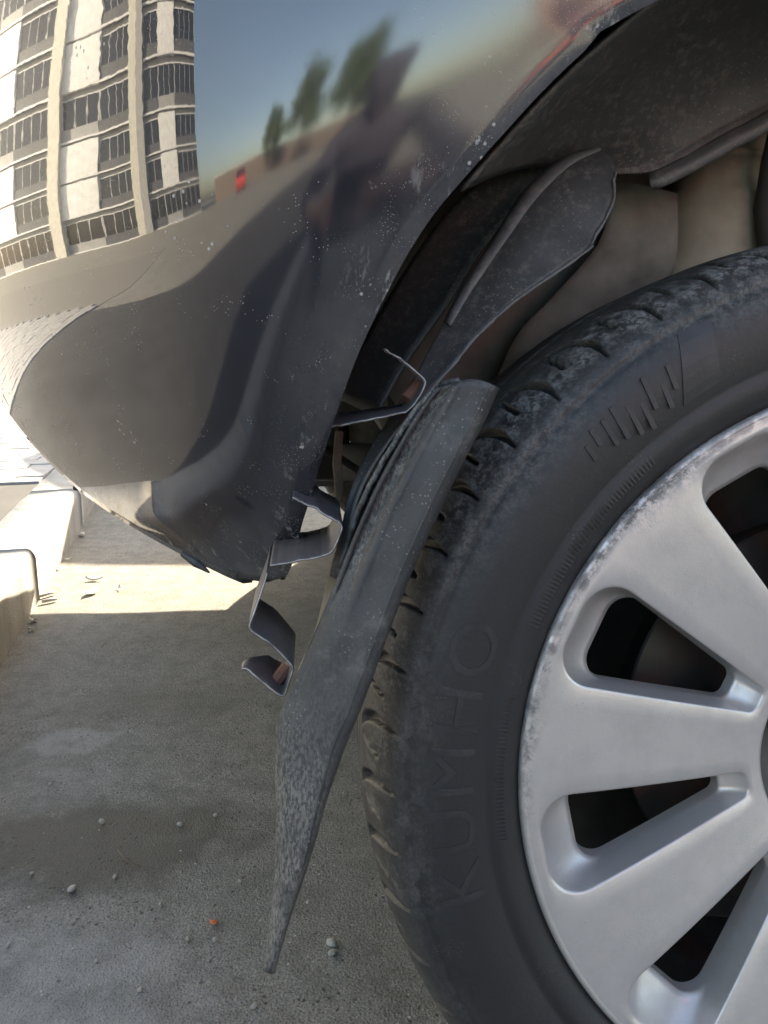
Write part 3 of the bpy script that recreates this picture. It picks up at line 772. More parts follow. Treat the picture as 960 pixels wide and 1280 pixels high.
# --- torn wheel arch: liner, trim strip, brackets, strut ------------------------
def px_rows(list_of_rows, n, curve=True):
    """each row: list of (px, py, depth) measured on the photograph -> smooth 3D row of n points"""
    res = []
    for r_ in list_of_rows:
        P3 = [at(x, y, d) for x, y, d in r_]
        res.append(catmull(P3, n) if curve else polyline(P3, n))
    return np.array(res)
def across(rows, m):
    """insert m smooth rows between measured rows"""
    rows = np.asarray(rows); k = len(rows); out_ = []
    for j in range(rows.shape[1]): out_.append(catmull(rows[:, j], (k - 1) * m + 1))
    return np.stack(out_, 1)
def ruffle(rows, amp, sc_, seed=0):
    g = np.random.default_rng(seed); ph = g.uniform(0, 6, 6); r_ = rows.copy(); u = np.arange(rows.shape[0])[:, None]; v = np.arange(rows.shape[1])[None]
    r_[..., 1] += amp * (np.sin(v * sc_ + ph[0] + .5 * np.sin(u * .3 + ph[1])) + .6 * np.sin(v * sc_ * 2.3 + ph[2] + u * .2))
    return r_
def dust_attr(o, vals):
    a = o.data.attributes.new('dust', 'FLOAT', 'POINT'); a.data.foreach_set('value', np.asarray(vals, np.float32).reshape(-1))
def dmg(o, label=None):
    o['damage'] = 1
    if label: o['label'] = label
    return o

# inner body panel at the back of the wheel housing
rows = px_rows([[(430, 300, .80), (600, 120, .80), (800, 40, .80), (1000, 0, .80), (1400, 0, .80)],
                [(470, 460, .74), (620, 300, .72), (800, 225, .70), (1000, 180, .70), (1400, 180, .70)],
                [(520, 560, .72), (640, 420, .70), (800, 330, .69), (1000, 330, .69), (1400, 330, .70)],
                [(560, 760, .78), (680, 620, .76), (820, 560, .75), (1000, 560, .75), (1400, 560, .75)],
                [(600, 1000, .9), (700, 900, .88), (840, 800, .87), (1000, 800, .87), (1400, 800, .87)]], 30)
dmg(sheet('wheel_housing', across(rows, 6), M['housing'], car, ROOT, .004))
# a pressed plate on the housing, its edge running down to the tyre
rows = px_rows([[(764, 225, .655), (800, 232, .655), (835, 240, .655), (872, 252, .66)],
                [(750, 300, .650), (780, 310, .645), (815, 318, .645), (852, 322, .65)],
                [(690, 372, .655), (735, 372, .65), (780, 372, .65), (822, 368, .655)],
                [(640, 430, .67), (700, 425, .66), (760, 420, .66), (815, 400, .66)],
                [(590, 560, .71), (680, 540, .70), (760, 520, .70), (830, 500, .70)]], 14)
dmg(sheet('housing_plate', across(rows, 5), M['housing'], car, ROOT, .003))
# suspension strut
def strut_part(name, pts, rads, m, n=24):
    bm = bmesh.new(); add_tube(bm, [np.array(p) - ROOT for p in pts], rads, n); return dmg(bm_obj(name, bm, m, car, True))
a, b_ = at(918, 110, .665), at(872, 420, .665); ax = (b_ - a) / np.linalg.norm(b_ - a); L_ = np.linalg.norm(b_ - a)
strut_part('strut', [a + ax * L_ * t for t in (0, .27, .272, .30, .302, .42, .425, .8, 1.15)], [.034, .034, .0395, .0395, .036, .037, .0395, .040, .040], M['strut'])
a2, b2 = at(1010, 100, .63), at(985, 430, .63)
strut_part('brake_hose', [at(985, 120, .60), at(965, 200, .61), at(955, 260, .62), at(962, 320, .62), at(990, 400, .62)], .0075, M['underbody'], 10)
pts = []
for k in range(90):
    t = k / 89; c = at(1060, 60, .70) * (1 - t) + at(1030, 480, .70) * t; th_ = t * 2 * math.pi * 5
    pts.append(c + np.array([math.cos(th_), math.sin(th_), 0]) * .055)
strut_part('coil_spring', pts, .008, M['underbody'], 8)
# upper liner, torn off along a bright folded lip
rows = px_rows([[(575, 238, .50), (690, 110, .50), (800, 12, .50), (900, -60, .50), (1040, -120, .50), (1300, -140, .50)],
                [(630, 215, .56), (735, 135, .56), (830, 70, .56), (920, 20, .56), (1040, -20, .56), (1300, -30, .56)],
                [(690, 205, .595), (775, 185, .595), (845, 140, .595), (920, 95, .595), (1040, 50, .595), (1300, 30, .595)],
                [(755, 212, .605), (815, 206, .605), (868, 180, .605), (925, 150, .605), (1040, 105, .605), (1300, 80, .605)],
                [(768, 218, .603), (826, 212, .600), (875, 187, .600), (930, 157, .600), (1040, 112, .600), (1300, 88, .600)]], 40)
o = dmg(sheet('upper_liner', ruffle(across(rows, 6), .0010, .5, 3), M['liner'], car, ROOT, .0025), 'torn upper wheel arch liner with folded pale lip')
rows = px_rows([[(811, 218, .599), (832, 209, .599), (875, 186, .599), (930, 156, .599), (1040, 111, .599), (1300, 87, .599)],
                [(812, 228, .590), (836, 219, .590), (879, 196, .590), (934, 166, .590), (1040, 122, .590), (1300, 97, .590)],
                [(815, 237, .592), (840, 228, .592), (884, 205, .592), (938, 176, .592), (1040, 132, .592), (1300, 107, .592)]], 40)
dmg(sheet('liner_lip', ruffle(across(rows, 4), .0006, .9, 4), M['liner_edge'], car, ROOT, .002), 'pale folded lip of the torn liner')
# dark front liner behind the bumper edge (deep, in shade)
rows = px_rows([[(640, 185, .62), (560, 265, .62), (500, 350, .62), (450, 440, .62), (425, 500, .62)],
                [(720, 190, .62), (620, 290, .60), (560, 380, .585), (510, 450, .575), (470, 520, .57)]], 30)
dmg(sheet('front_liner', across(rows, 8), M['liner'], car, ROOT, .003))
# long torn liner strip
Lft = [(742, 186, .575), (700, 200, .570), (655, 240, .562), (612, 305, .552), (575, 365, .54), (540, 432, .525), (510, 488, .512), (472, 548, .503), (443, 602, .497), (428, 660, .492), (414, 720, .49)]
Mid = [(760, 196, .560), (722, 225, .553), (680, 270, .545), (640, 325, .536), (600, 385, .526), (558, 446, .515), (522, 495, .505), (482, 552, .498), (450, 606, .493), (434, 662, .489), (419, 722, .487)]
Rgt = [(770, 215, .552), (763, 256, .545), (742, 302, .538), (716, 326, .532), (652, 370, .522), (604, 412, .514), (560, 462, .507), (512, 518, .499), (468, 578, .493), (441, 640, .488), (424, 724, .486)]
rows = ruffle(across(px_rows([Lft, Mid, Rgt], 70), 8), .0009, .35, 5)
g_ = np.random.default_rng(9); jag = np.convolve(g_.normal(0, 1, 90), np.ones(3) / 3, 'same')[:70] * .0022 * (np.linspace(1, 0, 70) ** 1.2 + .1)
rows[-1, :, 0] += jag; rows[-1, :, 2] += jag * .7
o = dmg(sheet('liner_strip', rows, M['liner'], car, ROOT, .0024), 'long torn plastic liner strip hanging in the arch')
# its folded outer border, and the raw pale torn edge
edge = rows[-1]; e2 = rows[-2] + (rows[-1] - rows[-2]) * .75
e1 = rows[-1] + np.array([0, -.0022, 0])
bm = bmesh.new(); add_tube(bm, [p - ROOT + np.array([0, -.0012, 0]) for p in edge], [.0007 + .0007 * abs(math.sin(i * .9)) * (1 if i < 40 else .4) for i in range(70)], 6)
dmg(bm_obj('torn_edge', bm, M['liner_edge'], car, True), 'pale frayed edge of the torn liner strip')
top = rows[0]; t2 = rows[3]
bd = np.stack([top + (t2 - top) * f + np.array([0, -.0035, 0]) for f in (0, .5, 1.05)], 0)[:, :34]
dmg(sheet('liner_border', bd, M['liner_edge'], car, ROOT, .0016))
# lower tan continuation seen behind the brackets
rows = px_rows([[(421, 690, .535), (408, 740, .53), (395, 790, .525), (374, 838, .52)],
                [(428, 690, .525), (418, 740, .522), (407, 790, .518), (388, 832, .515)],
                [(436, 690, .520), (428, 740, .516), (420, 790, .512), (404, 832, .51)]], 14)
dmg(sheet('liner_tail', across(rows, 4), M['tan_rod'], car, ROOT, .003))

# hanging trim strip: measured left edge, inner ridges, right edge
def cols(pts): return pts
D0 = .440
SL = [(548, 484, D0), (521, 520, .442), (494, 566, .443), (468, 615, .443), (448, 660, .443), (428, 712, .442), (408, 762, .441), (382, 822, .44), (360, 872, .438), (347, 910, .436), (347, 965, .433), (348, 1030, .430), (346, 1090, .427), (341, 1150, .424), (332, 1212, .421)]
SA = [(566, 479, .434), (540, 520, .436), (513, 568, .437), (487, 617, .437), (466, 662, .437), (445, 713, .436), (425, 764, .435), (402, 826, .433), (382, 877, .431), (367, 915, .429), (362, 970, .426), (359, 1033, .424), (354, 1092, .422), (346, 1152, .420), (334, 1213, .419)]
SM = [(592, 474, .428), (572, 516, .430), (545, 568, .431), (519, 620, .431), (497, 668, .431), (474, 722, .430), (454, 774, .429), (430, 838, .427), (412, 888, .425), (396, 928, .423), (384, 982, .421), (374, 1040, .419), (363, 1098, .418), (350, 1155, .418), (336, 1214, .418)]
SR = [(614, 480, .424), (600, 512, .425), (572, 566, .426), (546, 620, .426), (523, 670, .426), (499, 726, .425), (479, 778, .424), (456, 842, .422), (438, 892, .420), (420, 934, .419), (402, 988, .418), (386, 1045, .417), (370, 1101, .417), (353, 1157, .417), (338, 1215, .418)]
SE = [(621, 484, .430), (606, 518, .431), (578, 572, .432), (552, 626, .432), (529, 676, .432), (505, 731, .431), (485, 783, .430), (462, 847, .428), (443, 897, .426), (426, 940, .425), (407, 994, .424), (391, 1050, .423), (374, 1105, .422), (356, 1160, .421), (340, 1216, .421)]
rows = across(px_rows([SL, SA, SM, SR, SE], 90), 7)
rows = ruffle(rows, .0006, .22, 8)
nr, nc = rows.shape[:2]
vv = np.linspace(0, 1, nc)[None] * np.ones((nr, 1)); uu = np.linspace(0, 1, nr)[:, None] * np.ones((1, nc))
groove = smooth(.03, .08, uu) * (1 - smooth(.26, .36, uu)) * smooth(.0, .02, vv) * (1 - smooth(.22, .42, vv))
rows[..., 1] += .0075 * groove + .0012 * groove * np.sin(vv * 160 + 6 * np.sin(vv * 37)) 
rid = np.exp(-((uu - .37) / .02) ** 2) * (1 - smooth(.30, .5, vv)); rows[..., 1] -= .0016 * rid
o = dmg(sheet('trim_strip', rows, M['plastic'], car, ROOT, .0035), 'long black plastic arch trim strip hanging down to a point')
vv = np.linspace(0, 1, nc)[None] * np.ones((nr, 1)); uu = np.linspace(0, 1, nr)[:, None] * np.ones((1, nc))
dust_attr(o, np.maximum(groove * .85, 0) + .62 * smooth(.48, .75, vv) * (1 - .75 * smooth(.72, .9, uu)) + .10 * smooth(.25, .5, vv))
# rolled seam along its outer edge
bm = bmesh.new(); add_tube(bm, [p - ROOT + np.array([0, -.001, 0]) for p in rows[-7][:]], .0012, 6); dmg(bm_obj('seam_bead', bm, M['plastic'], car, True))
# inner dirty channel of the trim strip (its back flange)
C1 = [(548, 484, .455), (520, 512, .457), (498, 545, .458), (474, 585, .458), (452, 628, .458), (436, 672, .457), (424, 712, .456)]
C2 = [(556, 478, .466), (528, 506, .468), (504, 540, .470), (480, 580, .470), (459, 622, .469), (443, 666, .467), (430, 708, .466)]
C3 = [(575, 474, .452), (552, 502, .452), (528, 540, .452), (502, 585, .452), (478, 632, .451), (458, 680, .450), (440, 722, .449)]
rows = across(px_rows([C1, C2, C3], 50), 6)
rows = ruffle(rows, .0013, .9, 12)
o = dmg(sheet('trim_channel', rows, M['plastic'], car, ROOT, .003)); nr, nc = rows.shape[:2]
vv = np.linspace(0, 1, nc)[None] * np.ones((nr, 1)); dust_attr(o, .85 * (1 - smooth(.3, .9, vv)) + .15)

# bent sheet metal brackets
def ribbon(name, pts, depth, thick=.0016, label=None, taper=None, seed=1, rad=.0):
    """pts (px,py,Y) of the front edge; the strip runs back by `depth` metres"""
    g_ = np.random.default_rng(seed)
    F_ = polyline([at(*p) for p in pts], 60)
    j = np.convolve(g_.normal(0, 1, 64), np.ones(4) / 4, 'same')[:60] * .0009
    # soften the bends slightly
    F_[1:-1] = (F_[:-2] + 2 * F_[1:-1] + F_[2:]) / 4
    F_[:, 0] += j * .4; F_[:, 2] += j * .6; F_[:, 1] += np.abs(j) * 2
    tp = np.ones(60) if taper is None else np.interp(np.linspace(0, 1, 60), *taper)
    rows = np.stack([F_ + np.array([0, 1, 0.02]) * (depth * f * tp)[:, None] for f in (0, .02, .5, 1.0)], 0)
    o = dmg(sheet(name, rows, M['bracket'], car, ROOT, thick), label)
    bm = bmesh.new(); add_tube(bm, [p - ROOT for p in F_], thick * .30, 6); e_ = bm_obj('raw_edge', bm, M['raw_edge'], o, True)
    return o
ribbon('mounting_bracket', [(481, 436, .470), (500, 449, .468), (520, 464, .466), (533, 477, .464), (527, 492, .463), (517, 507, .462), (507, 516, .462), (470, 523, .462), (440, 529, .463), (405, 537, .466)], .060, .0014, 'upper bent metal bracket with raw edge', ([0, .3, 1], [.25, .4, 1]), 2)
ribbon('mounting_bracket', [(366, 622, .460), (395, 636, .455), (424, 654, .452), (428, 660, .451), (422, 676, .451), (415, 691, .451), (400, 696, .452), (372, 702, .453), (338, 707, .456)], .060, .0014, 'middle bent metal bracket hooked behind the bumper edge', None, 3)
ribbon('mounting_bracket', [(334, 716, .460), (326, 742, .455), (318, 764, .450), (310, 786, .447), (340, 806, .446), (352, 818, .446), (367, 834, .446), (362, 850, .446), (355, 872, .446), (338, 862, .446), (318, 844, .447), (306, 834, .449), (302, 837, .450)], .056, .0014, 'lower zigzag metal bracket with raw edge', ([0, .4, .75, .86, 1], [1, 1, .8, .7, .12]), 4)
# rusty bolts caught in the brackets
for px, py, Y, r_ in ((352, 846, .462, .0042), (517, 492, .480, .0050)):
    bm = bmesh.new(); c = at(px, py, Y) - ROOT; add_tube(bm, [c + np.array([-.004, 0, -.004]), c + np.array([.004, .004, .005])], r_, 8); dmg(bm_obj('rusty_clip', bm, M['rustbit'], car))
# black clip and rubber lip under the bumper foot
bm = bmesh.new()
c = [at(228, 692, .52) - ROOT, at(246, 704, .515) - ROOT, at(262, 716, .512) - ROOT]; add_tube(bm, c, [.002, .0032, .0006], 8); dmg(bm_obj('clip', bm, M['plastic'], car))
fs = np.linspace(A2[0][0] + .055, S_END, 80); fz = bot(fs)
lipr = np.stack([surf(fs, fz - .001, .004), surf(fs, fz - .005, .008), surf(fs, fz - .006, .014), surf(fs, fz + .001, .024)], 0)
sheet('bumper_lip', lipr, M['plastic'], car, ROOT, .003)
# wiring and pipes glimpsed in the dark between bumper and liner
bm = bmesh.new(); add_tube(bm, [at(424, 540, .75) - ROOT, at(421, 580, .74) - ROOT, at(424, 612, .74) - ROOT, at(418, 640, .76) - ROOT], .0042, 8); dmg(bm_obj('wiring_loom', bm, M['tan_rod'], car))
bm = bmesh.new(); add_tube(bm, [at(398, 560, .80) - ROOT, at(418, 568, .80) - ROOT, at(450, 590, .82) - ROOT], .004, 8); dmg(bm_obj('pipe', bm, M['underbody'], car))
bm = bmesh.new(); add_box(bm, at(408, 578, .92) - ROOT, (.03, .04, .035), bev=.004); dmg(bm_obj('connector_box', bm, M['underbody'], car))
# ------------------------------------------------------------------ other things around the car
nb = copy_tree(car, None, (), {'dark_paint': M['grey_paint']}); nb.name = 'parked_car'
tag(nb, 'grey car parked alongside, beyond the dark damaged car', 'car'); nb.location = tuple(ROOT + np.array([-.10, 3.95, 0]))
rc = copy_tree(car, None, (), {'dark_paint': M['red_paint']}); rc.name = 'parked_car'
tag(rc, 'red car parked across the yard in front of the low brick garages', 'car'); rc.location = (-17.5, -14.0, 0); rc.rotation_euler = (0, 0, R(38))

# --- tower block --------------------------------------------------
def emat(name, c, rough=.7, **k): return simple(name, c, rough, 0, .12, 2.0, **k)
B = dict(white=emat('white_cladding', (.78, .78, .77)), cream=emat('cream_pilaster', (.62, .60, .52)), grey=emat('grey_concrete', (.36, .36, .35)), dark=emat('dark_cladding', (.10, .105, .11)), brick=emat('brick_wall', (.11, .085, .07)))
gl = NB('window_glass'); gl.p(Base_Color=(.03, .035, .04, 1), Roughness=.06); B['glass'] = gl.m
FL, FHT = 16, 3.2
bays = [('glass', 3.4), ('white', 2.6), ('glass', 2.2), ('grey', .9), ('cream', .9), ('glass', 3.0), ('white', 2.4), ('cream', .8), ('glass', 3.2), ('white', 2.4), ('glass', 3.0), ('cream', .8), ('glass', 3.0)]
bays = [(k, b * 2.0) for k, b in bays]; BW = sum(b for _, b in bays)
def tower(name, label, loc, rz, floors):
    t = thing(name, label, 'building', loc); t.rotation_euler = (0, 0, rz); H = floors * FHT
    bm = bmesh.new(); add_box(bm, (BW / 2, 6.0, H / 2), (BW, 11.4, H)); bm_obj('wall', bm, B['grey'], t)
    bm = bmesh.new(); add_box(bm, (BW / 2, 6.0, H + .6), (BW + .6, 12.4, 1.2)); bm_obj('parapet', bm, B['white'], t)
    cache = {}
    def unit(key, size, m, nm):
        if key not in cache:
            bm = bmesh.new(); add_box(bm, (0, 0, 0), size); o = bm_obj(nm, bm, m, t); cache[key] = o; return o
        o = cache[key].copy(); col.objects.link(o); o.parent = t; return o
    x = 0
    for kind, wd in bays:
        cx = x + wd / 2
        if kind in ('cream', 'grey'):
            o = unit((kind, wd), (wd, .9, H), B[kind], 'pilaster'); o.location = (cx, -.05, H / 2)
        else:
            for f in range(floors):
                z = f * FHT
                if kind == 'glass' or f % 3 == 0:
                    if ('win', wd) not in cache:
                        bm = bmesh.new(); add_box(bm, (0, 0, 0), (wd - .16, .06, 1.9)); o = bm_obj('window', bm, B['glass'], t); cache[('win', wd)] = o
                    else:
                        o = cache[('win', wd)].copy(); col.objects.link(o); o.parent = t
                    o.location = (cx, .24, z + 1.75)
                    nm = max(2, int(wd / 1.5))
                    q = unit(('mull', wd), (.05, .1, 1.9), B['white'], 'mullion') if False else None
                    if ('fr', wd) not in cache:
                        bm = bmesh.new()
                        for k in range(nm + 1): add_box(bm, (-wd / 2 + .08 + k * (wd - .16) / nm, 0, 0), (.06, .1, 1.95))
                        add_box(bm, (0, 0, .97), (wd - .04, .12, .07)); o = bm_obj('window_frame', bm, B['white'], t); cache[('fr', wd)] = o
                    else:
                        o = cache[('fr', wd)].copy(); col.objects.link(o); o.parent = t
                    o.location = (cx, .20, z + 1.75)
                    o = unit(('rail', wd, kind), (wd - .06, .18, .95), B['dark'] if kind == 'glass' else B['grey'], 'balcony_front'); o.location = (cx, .12, z + .40)
                else:
                    o = unit(('clad', wd), (wd - .04, .36, 2.94), B['white'], 'cladding_panel'); o.location = (cx, .08, z + 1.5)
        x += wd
    for f in range(floors + 1):
        o = unit('slab', (BW + .1, .30, .14), B['white'], 'floor_slab'); o.location = (BW / 2, .06, f * FHT + .02)
    return t
def face_from(p0, p1):
    p0, p1 = np.array(p0, float), np.array(p1, float); return (p0[0], p0[1], 0), math.atan2(p1[1] - p0[1], p1[0] - p0[0])
l_, rz_ = face_from((-35, -8.0), (-41, 45))
tower('tower_block', 'tall tower block with white panels, cream pilasters and glazed balconies', l_, rz_, FL)
# --- low brick garages with dark doors ---------------------------------------
def garages(loc, rz, n):
    t = thing('garage_row', 'low dark brick garage row at the far side of the yard', 'building', loc); t.rotation_euler = (0, 0, rz)
    bm = bmesh.new(); add_box(bm, (n * 1.6, 2.5, 1.3), (n * 3.2, 5, 2.6)); bm_obj('wall', bm, B['brick'], t)
    bm = bmesh.new(); add_box(bm, (n * 1.6, 2.4, 2.68), (n * 3.2 + .4, 5.4, .16)); bm_obj('roof', bm, B['grey'], t)
    d0 = None
    for i in range(n):
        if d0 is None:
            bm = bmesh.new(); add_box(bm, (0, 0, 0), (2.5, .08, 2.1))
            for k in range(5): add_box(bm, (0, -.06, -.9 + k * .45), (2.4, .04, .36))
            d0 = o = bm_obj('garage_door', bm, B['dark'], t)
        else: o = d0.copy(); col.objects.link(o); o.parent = t
        o.location = (1.6 + i * 3.2, -.03, 1.06)
    return t
garages((-36.5, -17, 0), R(-45), 14)
# --- trees -----------------------------------------------------------------
bk = simple('bark', (.10, .075, .05), .9, 0, .3, 6, .5, 40)
lf = NB('leaves'); lf.p(Base_Color=lf.ramp(lf.noise(1.2, 3), [(.3, (.035, .06, .018)), (.7, (.085, .12, .035))]), Roughness=.6)
def tree(label, loc, h, spread, seed):
    g_ = np.random.default_rng(seed); t = thing('broadleaf_tree', label, 'tree', loc)
    bm = bmesh.new(); tips = []
    add_tube(bm, [(0, 0, -.1), (.05, .03, h * .2), (-.05, .06, h * .45), (.02, 0, h * .72)], [h * .022, h * .018, h * .012, h * .004], 8)
    for k in range(14):
        z = h * (.25 + .45 * k / 13); a_ = k * 2.4; L = spread * g_.uniform(.55, 1) * (1.15 - .6 * k / 13)
        p1 = np.array([math.cos(a_) * L * .5, math.sin(a_) * L * .5, z + L * .25]); p2 = np.array([math.cos(a_) * L, math.sin(a_) * L, z + L * g_.uniform(.3, .8)])
        add_tube(bm, [(0, 0, z), p1, p2], [h * .007, h * .004, h * .0015], 5); tips += [p1, p2, (p1 + p2) / 2, p2 * [.7, .7, 1.05]]
    bm_obj('trunk', bm, bk, t, True)
    n = 9000; T = np.array(tips); c = T[g_.integers(0, len(T), n)] + g_.normal(0, 1, (n, 3)) * spread * np.array([.16, .16, .13])
    d = g_.normal(0, 1, (n, 3)); d /= np.linalg.norm(d, axis=1)[:, None]; e = np.cross(d, g_.normal(0, 1, (n, 3))); e /= np.linalg.norm(e, axis=1)[:, None]; sz = g_.uniform(.06, .16, n)[:, None]
    V = np.stack([c - d * sz, c + e * sz * .55, c + d * sz, c - e * sz * .55], 1).reshape(-1, 3)
    mesh_obj('crown', V, np.arange(4 * n).reshape(-1, 4), lf.m, t, False)
tree('tall leafy tree standing behind the end of the garage row', (-17, -25, 0), 7.5, 3.0, 1)
tree('broad leafy tree beside the red car', (-9, -23, 0), 8.0, 3.4, 2)
tree('young slender tree at the yard edge opposite the car', (-2.0, -19, 0), 7.0, 2.4, 3)

# --- two onlookers, seen only as reflections in the paint --------------------------------
PM = dict(skin=simple('skin', (.33, .20, .15), .55, 0, .08, 20), dark=simple('dark_jacket', (.030, .027, .040), .8, 0, .3, 30, .3, 60), jeans=simple('dark_trousers', (.035, .040, .060), .85, 0, .25, 40, .3, 200),
          red=simple('red_sweater', (.48, .06, .05), .8, 0, .2, 30, .3, 80), shoe=simple('shoe_leather', (.05, .045, .04), .6), hair=simple('brown_hair', (.045, .028, .018), .6, 0, .3, 90, .4, 200), phone=simple('phone_case', (.02, .02, .022), .3))
def person(name, label, J, top):
    """J: joints {name: (x, y, z, radius)}; builds one skinned, continuous body"""
    J = dict(J); E = [('hip', 'waist'), ('waist', 'chest'), ('chest', 'neck'), ('neck', 'head'), ('head', 'crown')]
    fwd = Vector(J.pop('face')); fwd.normalize(); hd = Vector(J['head'][:3])
    J['nose'] = (*(hd + fwd * .095 + Vector((0, 0, -.012))), .012); E.append(('head', 'nose'))
    J['chin'] = (*(hd + fwd * .062 + Vector((0, 0, -.085))), .030); E.append(('head', 'chin'))
    sidev = fwd.cross(Vector((0, 0, 1))).normalized()
    for s_, k in ((1, 'l'), (-1, 'r')):
        J['ear' + k] = (*(hd + sidev * s_ * .078), .022); E.append(('head', 'ear' + k))
        E += [('chest', 'sh' + k), ('sh' + k, 'el' + k), ('el' + k, 'wr' + k), ('wr' + k, 'pa' + k), ('hip', 'th' + k), ('th' + k, 'kn' + k), ('kn' + k, 'an' + k), ('an' + k, 'to' + k)]
        w_, p_ = Vector(J['wr' + k][:3]), Vector(J['pa' + k][:3]); d = (p_ - w_).normalized(); ref = Vector((0, 0, 1)) if abs(d.z) < .8 else Vector((0, 1, 0))
        sp = d.cross(ref).normalized(); nn = sp.cross(d).normalized()
        for i, (o_, L) in enumerate(((-.030, .062), (-.010, .072), (.010, .068), (.028, .052))):
            a = p_ + nn * o_; b = a + d * L * .55 + sp * .004; c = b + d * L * .35 + sp * (-s_) * .022
            for q, (pt, rr) in enumerate(((a + d * .012, .0095), (b, .0085), (c, .0075))): J[f'f{i}{q}{k}'] = (*pt, rr)
            E += [('pa' + k, f'f{i}0{k}'), (f'f{i}0{k}', f'f{i}1{k}'), (f'f{i}1{k}', f'f{i}2{k}')]
        t0 = w_ + (p_ - w_) * .45 - nn * .030; t1 = t0 + d * .035 - nn * .018; t2 = t1 + d * .030 - nn * .004
        for q, (pt, rr) in enumerate(((t0, .012), (t1, .0105), (t2, .009))): J[f't{q}{k}'] = (*pt, rr)
        E += [('pa' + k, f't0{k}'), (f't0{k}', f't1{k}'), (f't1{k}', f't2{k}')]
    names = list(J); idx = {n: i for i, n in enumerate(names)}
    me = bpy.data.meshes.new(name); me.from_pydata([J[n][:3] for n in names], [(idx[a], idx[b]) for a, b in E], []); me.update()
    o = bpy.data.objects.new(name, me); col.objects.link(o)
    o.modifiers.new('skin', 'SKIN'); ss_ = o.modifiers.new('sub', 'SUBSURF'); ss_.levels = ss_.render_levels = 2
    for n in names:
        sv = me.skin_vertices[0].data[idx[n]]; sv.radius = (J[n][3], J[n][3]); sv.use_root = n == 'hip'
    dg = bpy.context.evaluated_depsgraph_get(); m2 = bpy.data.meshes.new_from_object(o.evaluated_get(dg)); o.modifiers.clear(); o.data = m2
    for v_ in m2.vertices:          # keep the skull round
        q_ = v_.co - hd
        if q_.z > -.03 and .118 < q_.length < .30 and (v_.co - Vector(J['chest'][:3])).length > .16: v_.co = hd + q_.normalized() * .118
    mats = ['skin', top, 'jeans', 'shoe', 'hair']
    for k in mats: m2.materials.append(PM[k])
    pos = np.array([J[n][:3] for n in names])
    def mid(n):
        if n[:2] in ('wr', 'pa') or n[0] in 'ft' and n[1].isdigit() or n in ('head', 'nose', 'chin') or n.startswith('ear'): return 0
        if n == 'crown': return 4
        if n[:2] in ('th', 'kn', 'an'): return 2
        if n[:2] == 'to': return 3
        return 2 if n == 'hip' else 1
    mi = [mid(n) for n in names]
    for p_ in m2.polygons:
        p_.use_smooth = True; c = np.array(p_.center); k = mi[int(np.argmin(((pos - c) ** 2).sum(1)))]
        rel = Vector(c) - hd
        if rel.length < .2 and (rel.z > .055 or (rel.dot(fwd) < -.02 and rel.z > -.07)): k = 4
        if k == 0 and (rel.z < -.105 or rel.length > .155) and min((Vector(c) - Vector(J[q][:3])).length for q in ('pal', 'par', 'wrl', 'wrr')) > .16: k = 1
        if rel.length < .22 and top == 'dark' and k in (0, 4): k = 1      # hood up
        p_.material_index = k
    for s_ in (1, -1):          # eyes and mouth
        b = bmesh.new(); bmesh.ops.create_uvsphere(b, u_segments=10, v_segments=8, radius=.011, matrix=Matrix.Translation(hd + fwd * .078 + sidev * s_ * .030 + Vector((0, 0, .012)))); bm_obj('eye', b, PM['phone'], o, True)
    b = bmesh.new(); add_tube(b, [hd + fwd * .083 + sidev * .022 + Vector((0, 0, -.052)), hd + fwd * .089 + Vector((0, 0, -.052)), hd + fwd * .083 - sidev * .022 + Vector((0, 0, -.052))], [.003, .006, .003], 8); bm_obj('mouth', b, PM['skin'], o, True)
    tag(o, label, 'person'); return o
def squat():
    x = .10; y = -.12
    Q = dict(face=(-.05, .35, -1), hip=(x, -.80, .27, .150), waist=(x, -.74, .42, .135), chest=(x - .01, -.62, .63, .145), neck=(x - .02, -.55, .83, .055), head=(x - .03, -.49, .925, .105), crown=(x - .03, -.505, .955, .110),
             shl=(x + .19, -.58, .70, .070), ell=(x + .26, -.36, .52, .050), wrl=(x + .03, -.13, .560, .030), pal=(x - .02, -.060, .575, .030),
             shr=(x - .20, -.58, .70, .070), elr=(x - .31, -.36, .52, .050), wrr=(x - .17, -.13, .560, .030), par=(x - .125, -.060, .575, .030),
             thl=(x + .11, -.78, .28, .100), knl=(x + .26, -.44, .46, .068), anl=(x + .20, -.62, .085, .048), tol=(x + .23, -.44, .035, .040),
             thr=(x - .11, -.78, .28, .100), knr=(x - .26, -.44, .46, .068), anr=(x - .20, -.62, .085, .048), tor=(x - .23, -.44, .035, .040))
    return {k: v if k in ('face', 'wrl', 'pal', 'wrr', 'par') else (v[0], v[1] + (y if k[:2] != 'el' else y * .4), v[2] - (.05 if k in ('neck', 'head', 'crown') else 0), v[3]) for k, v in Q.items()}
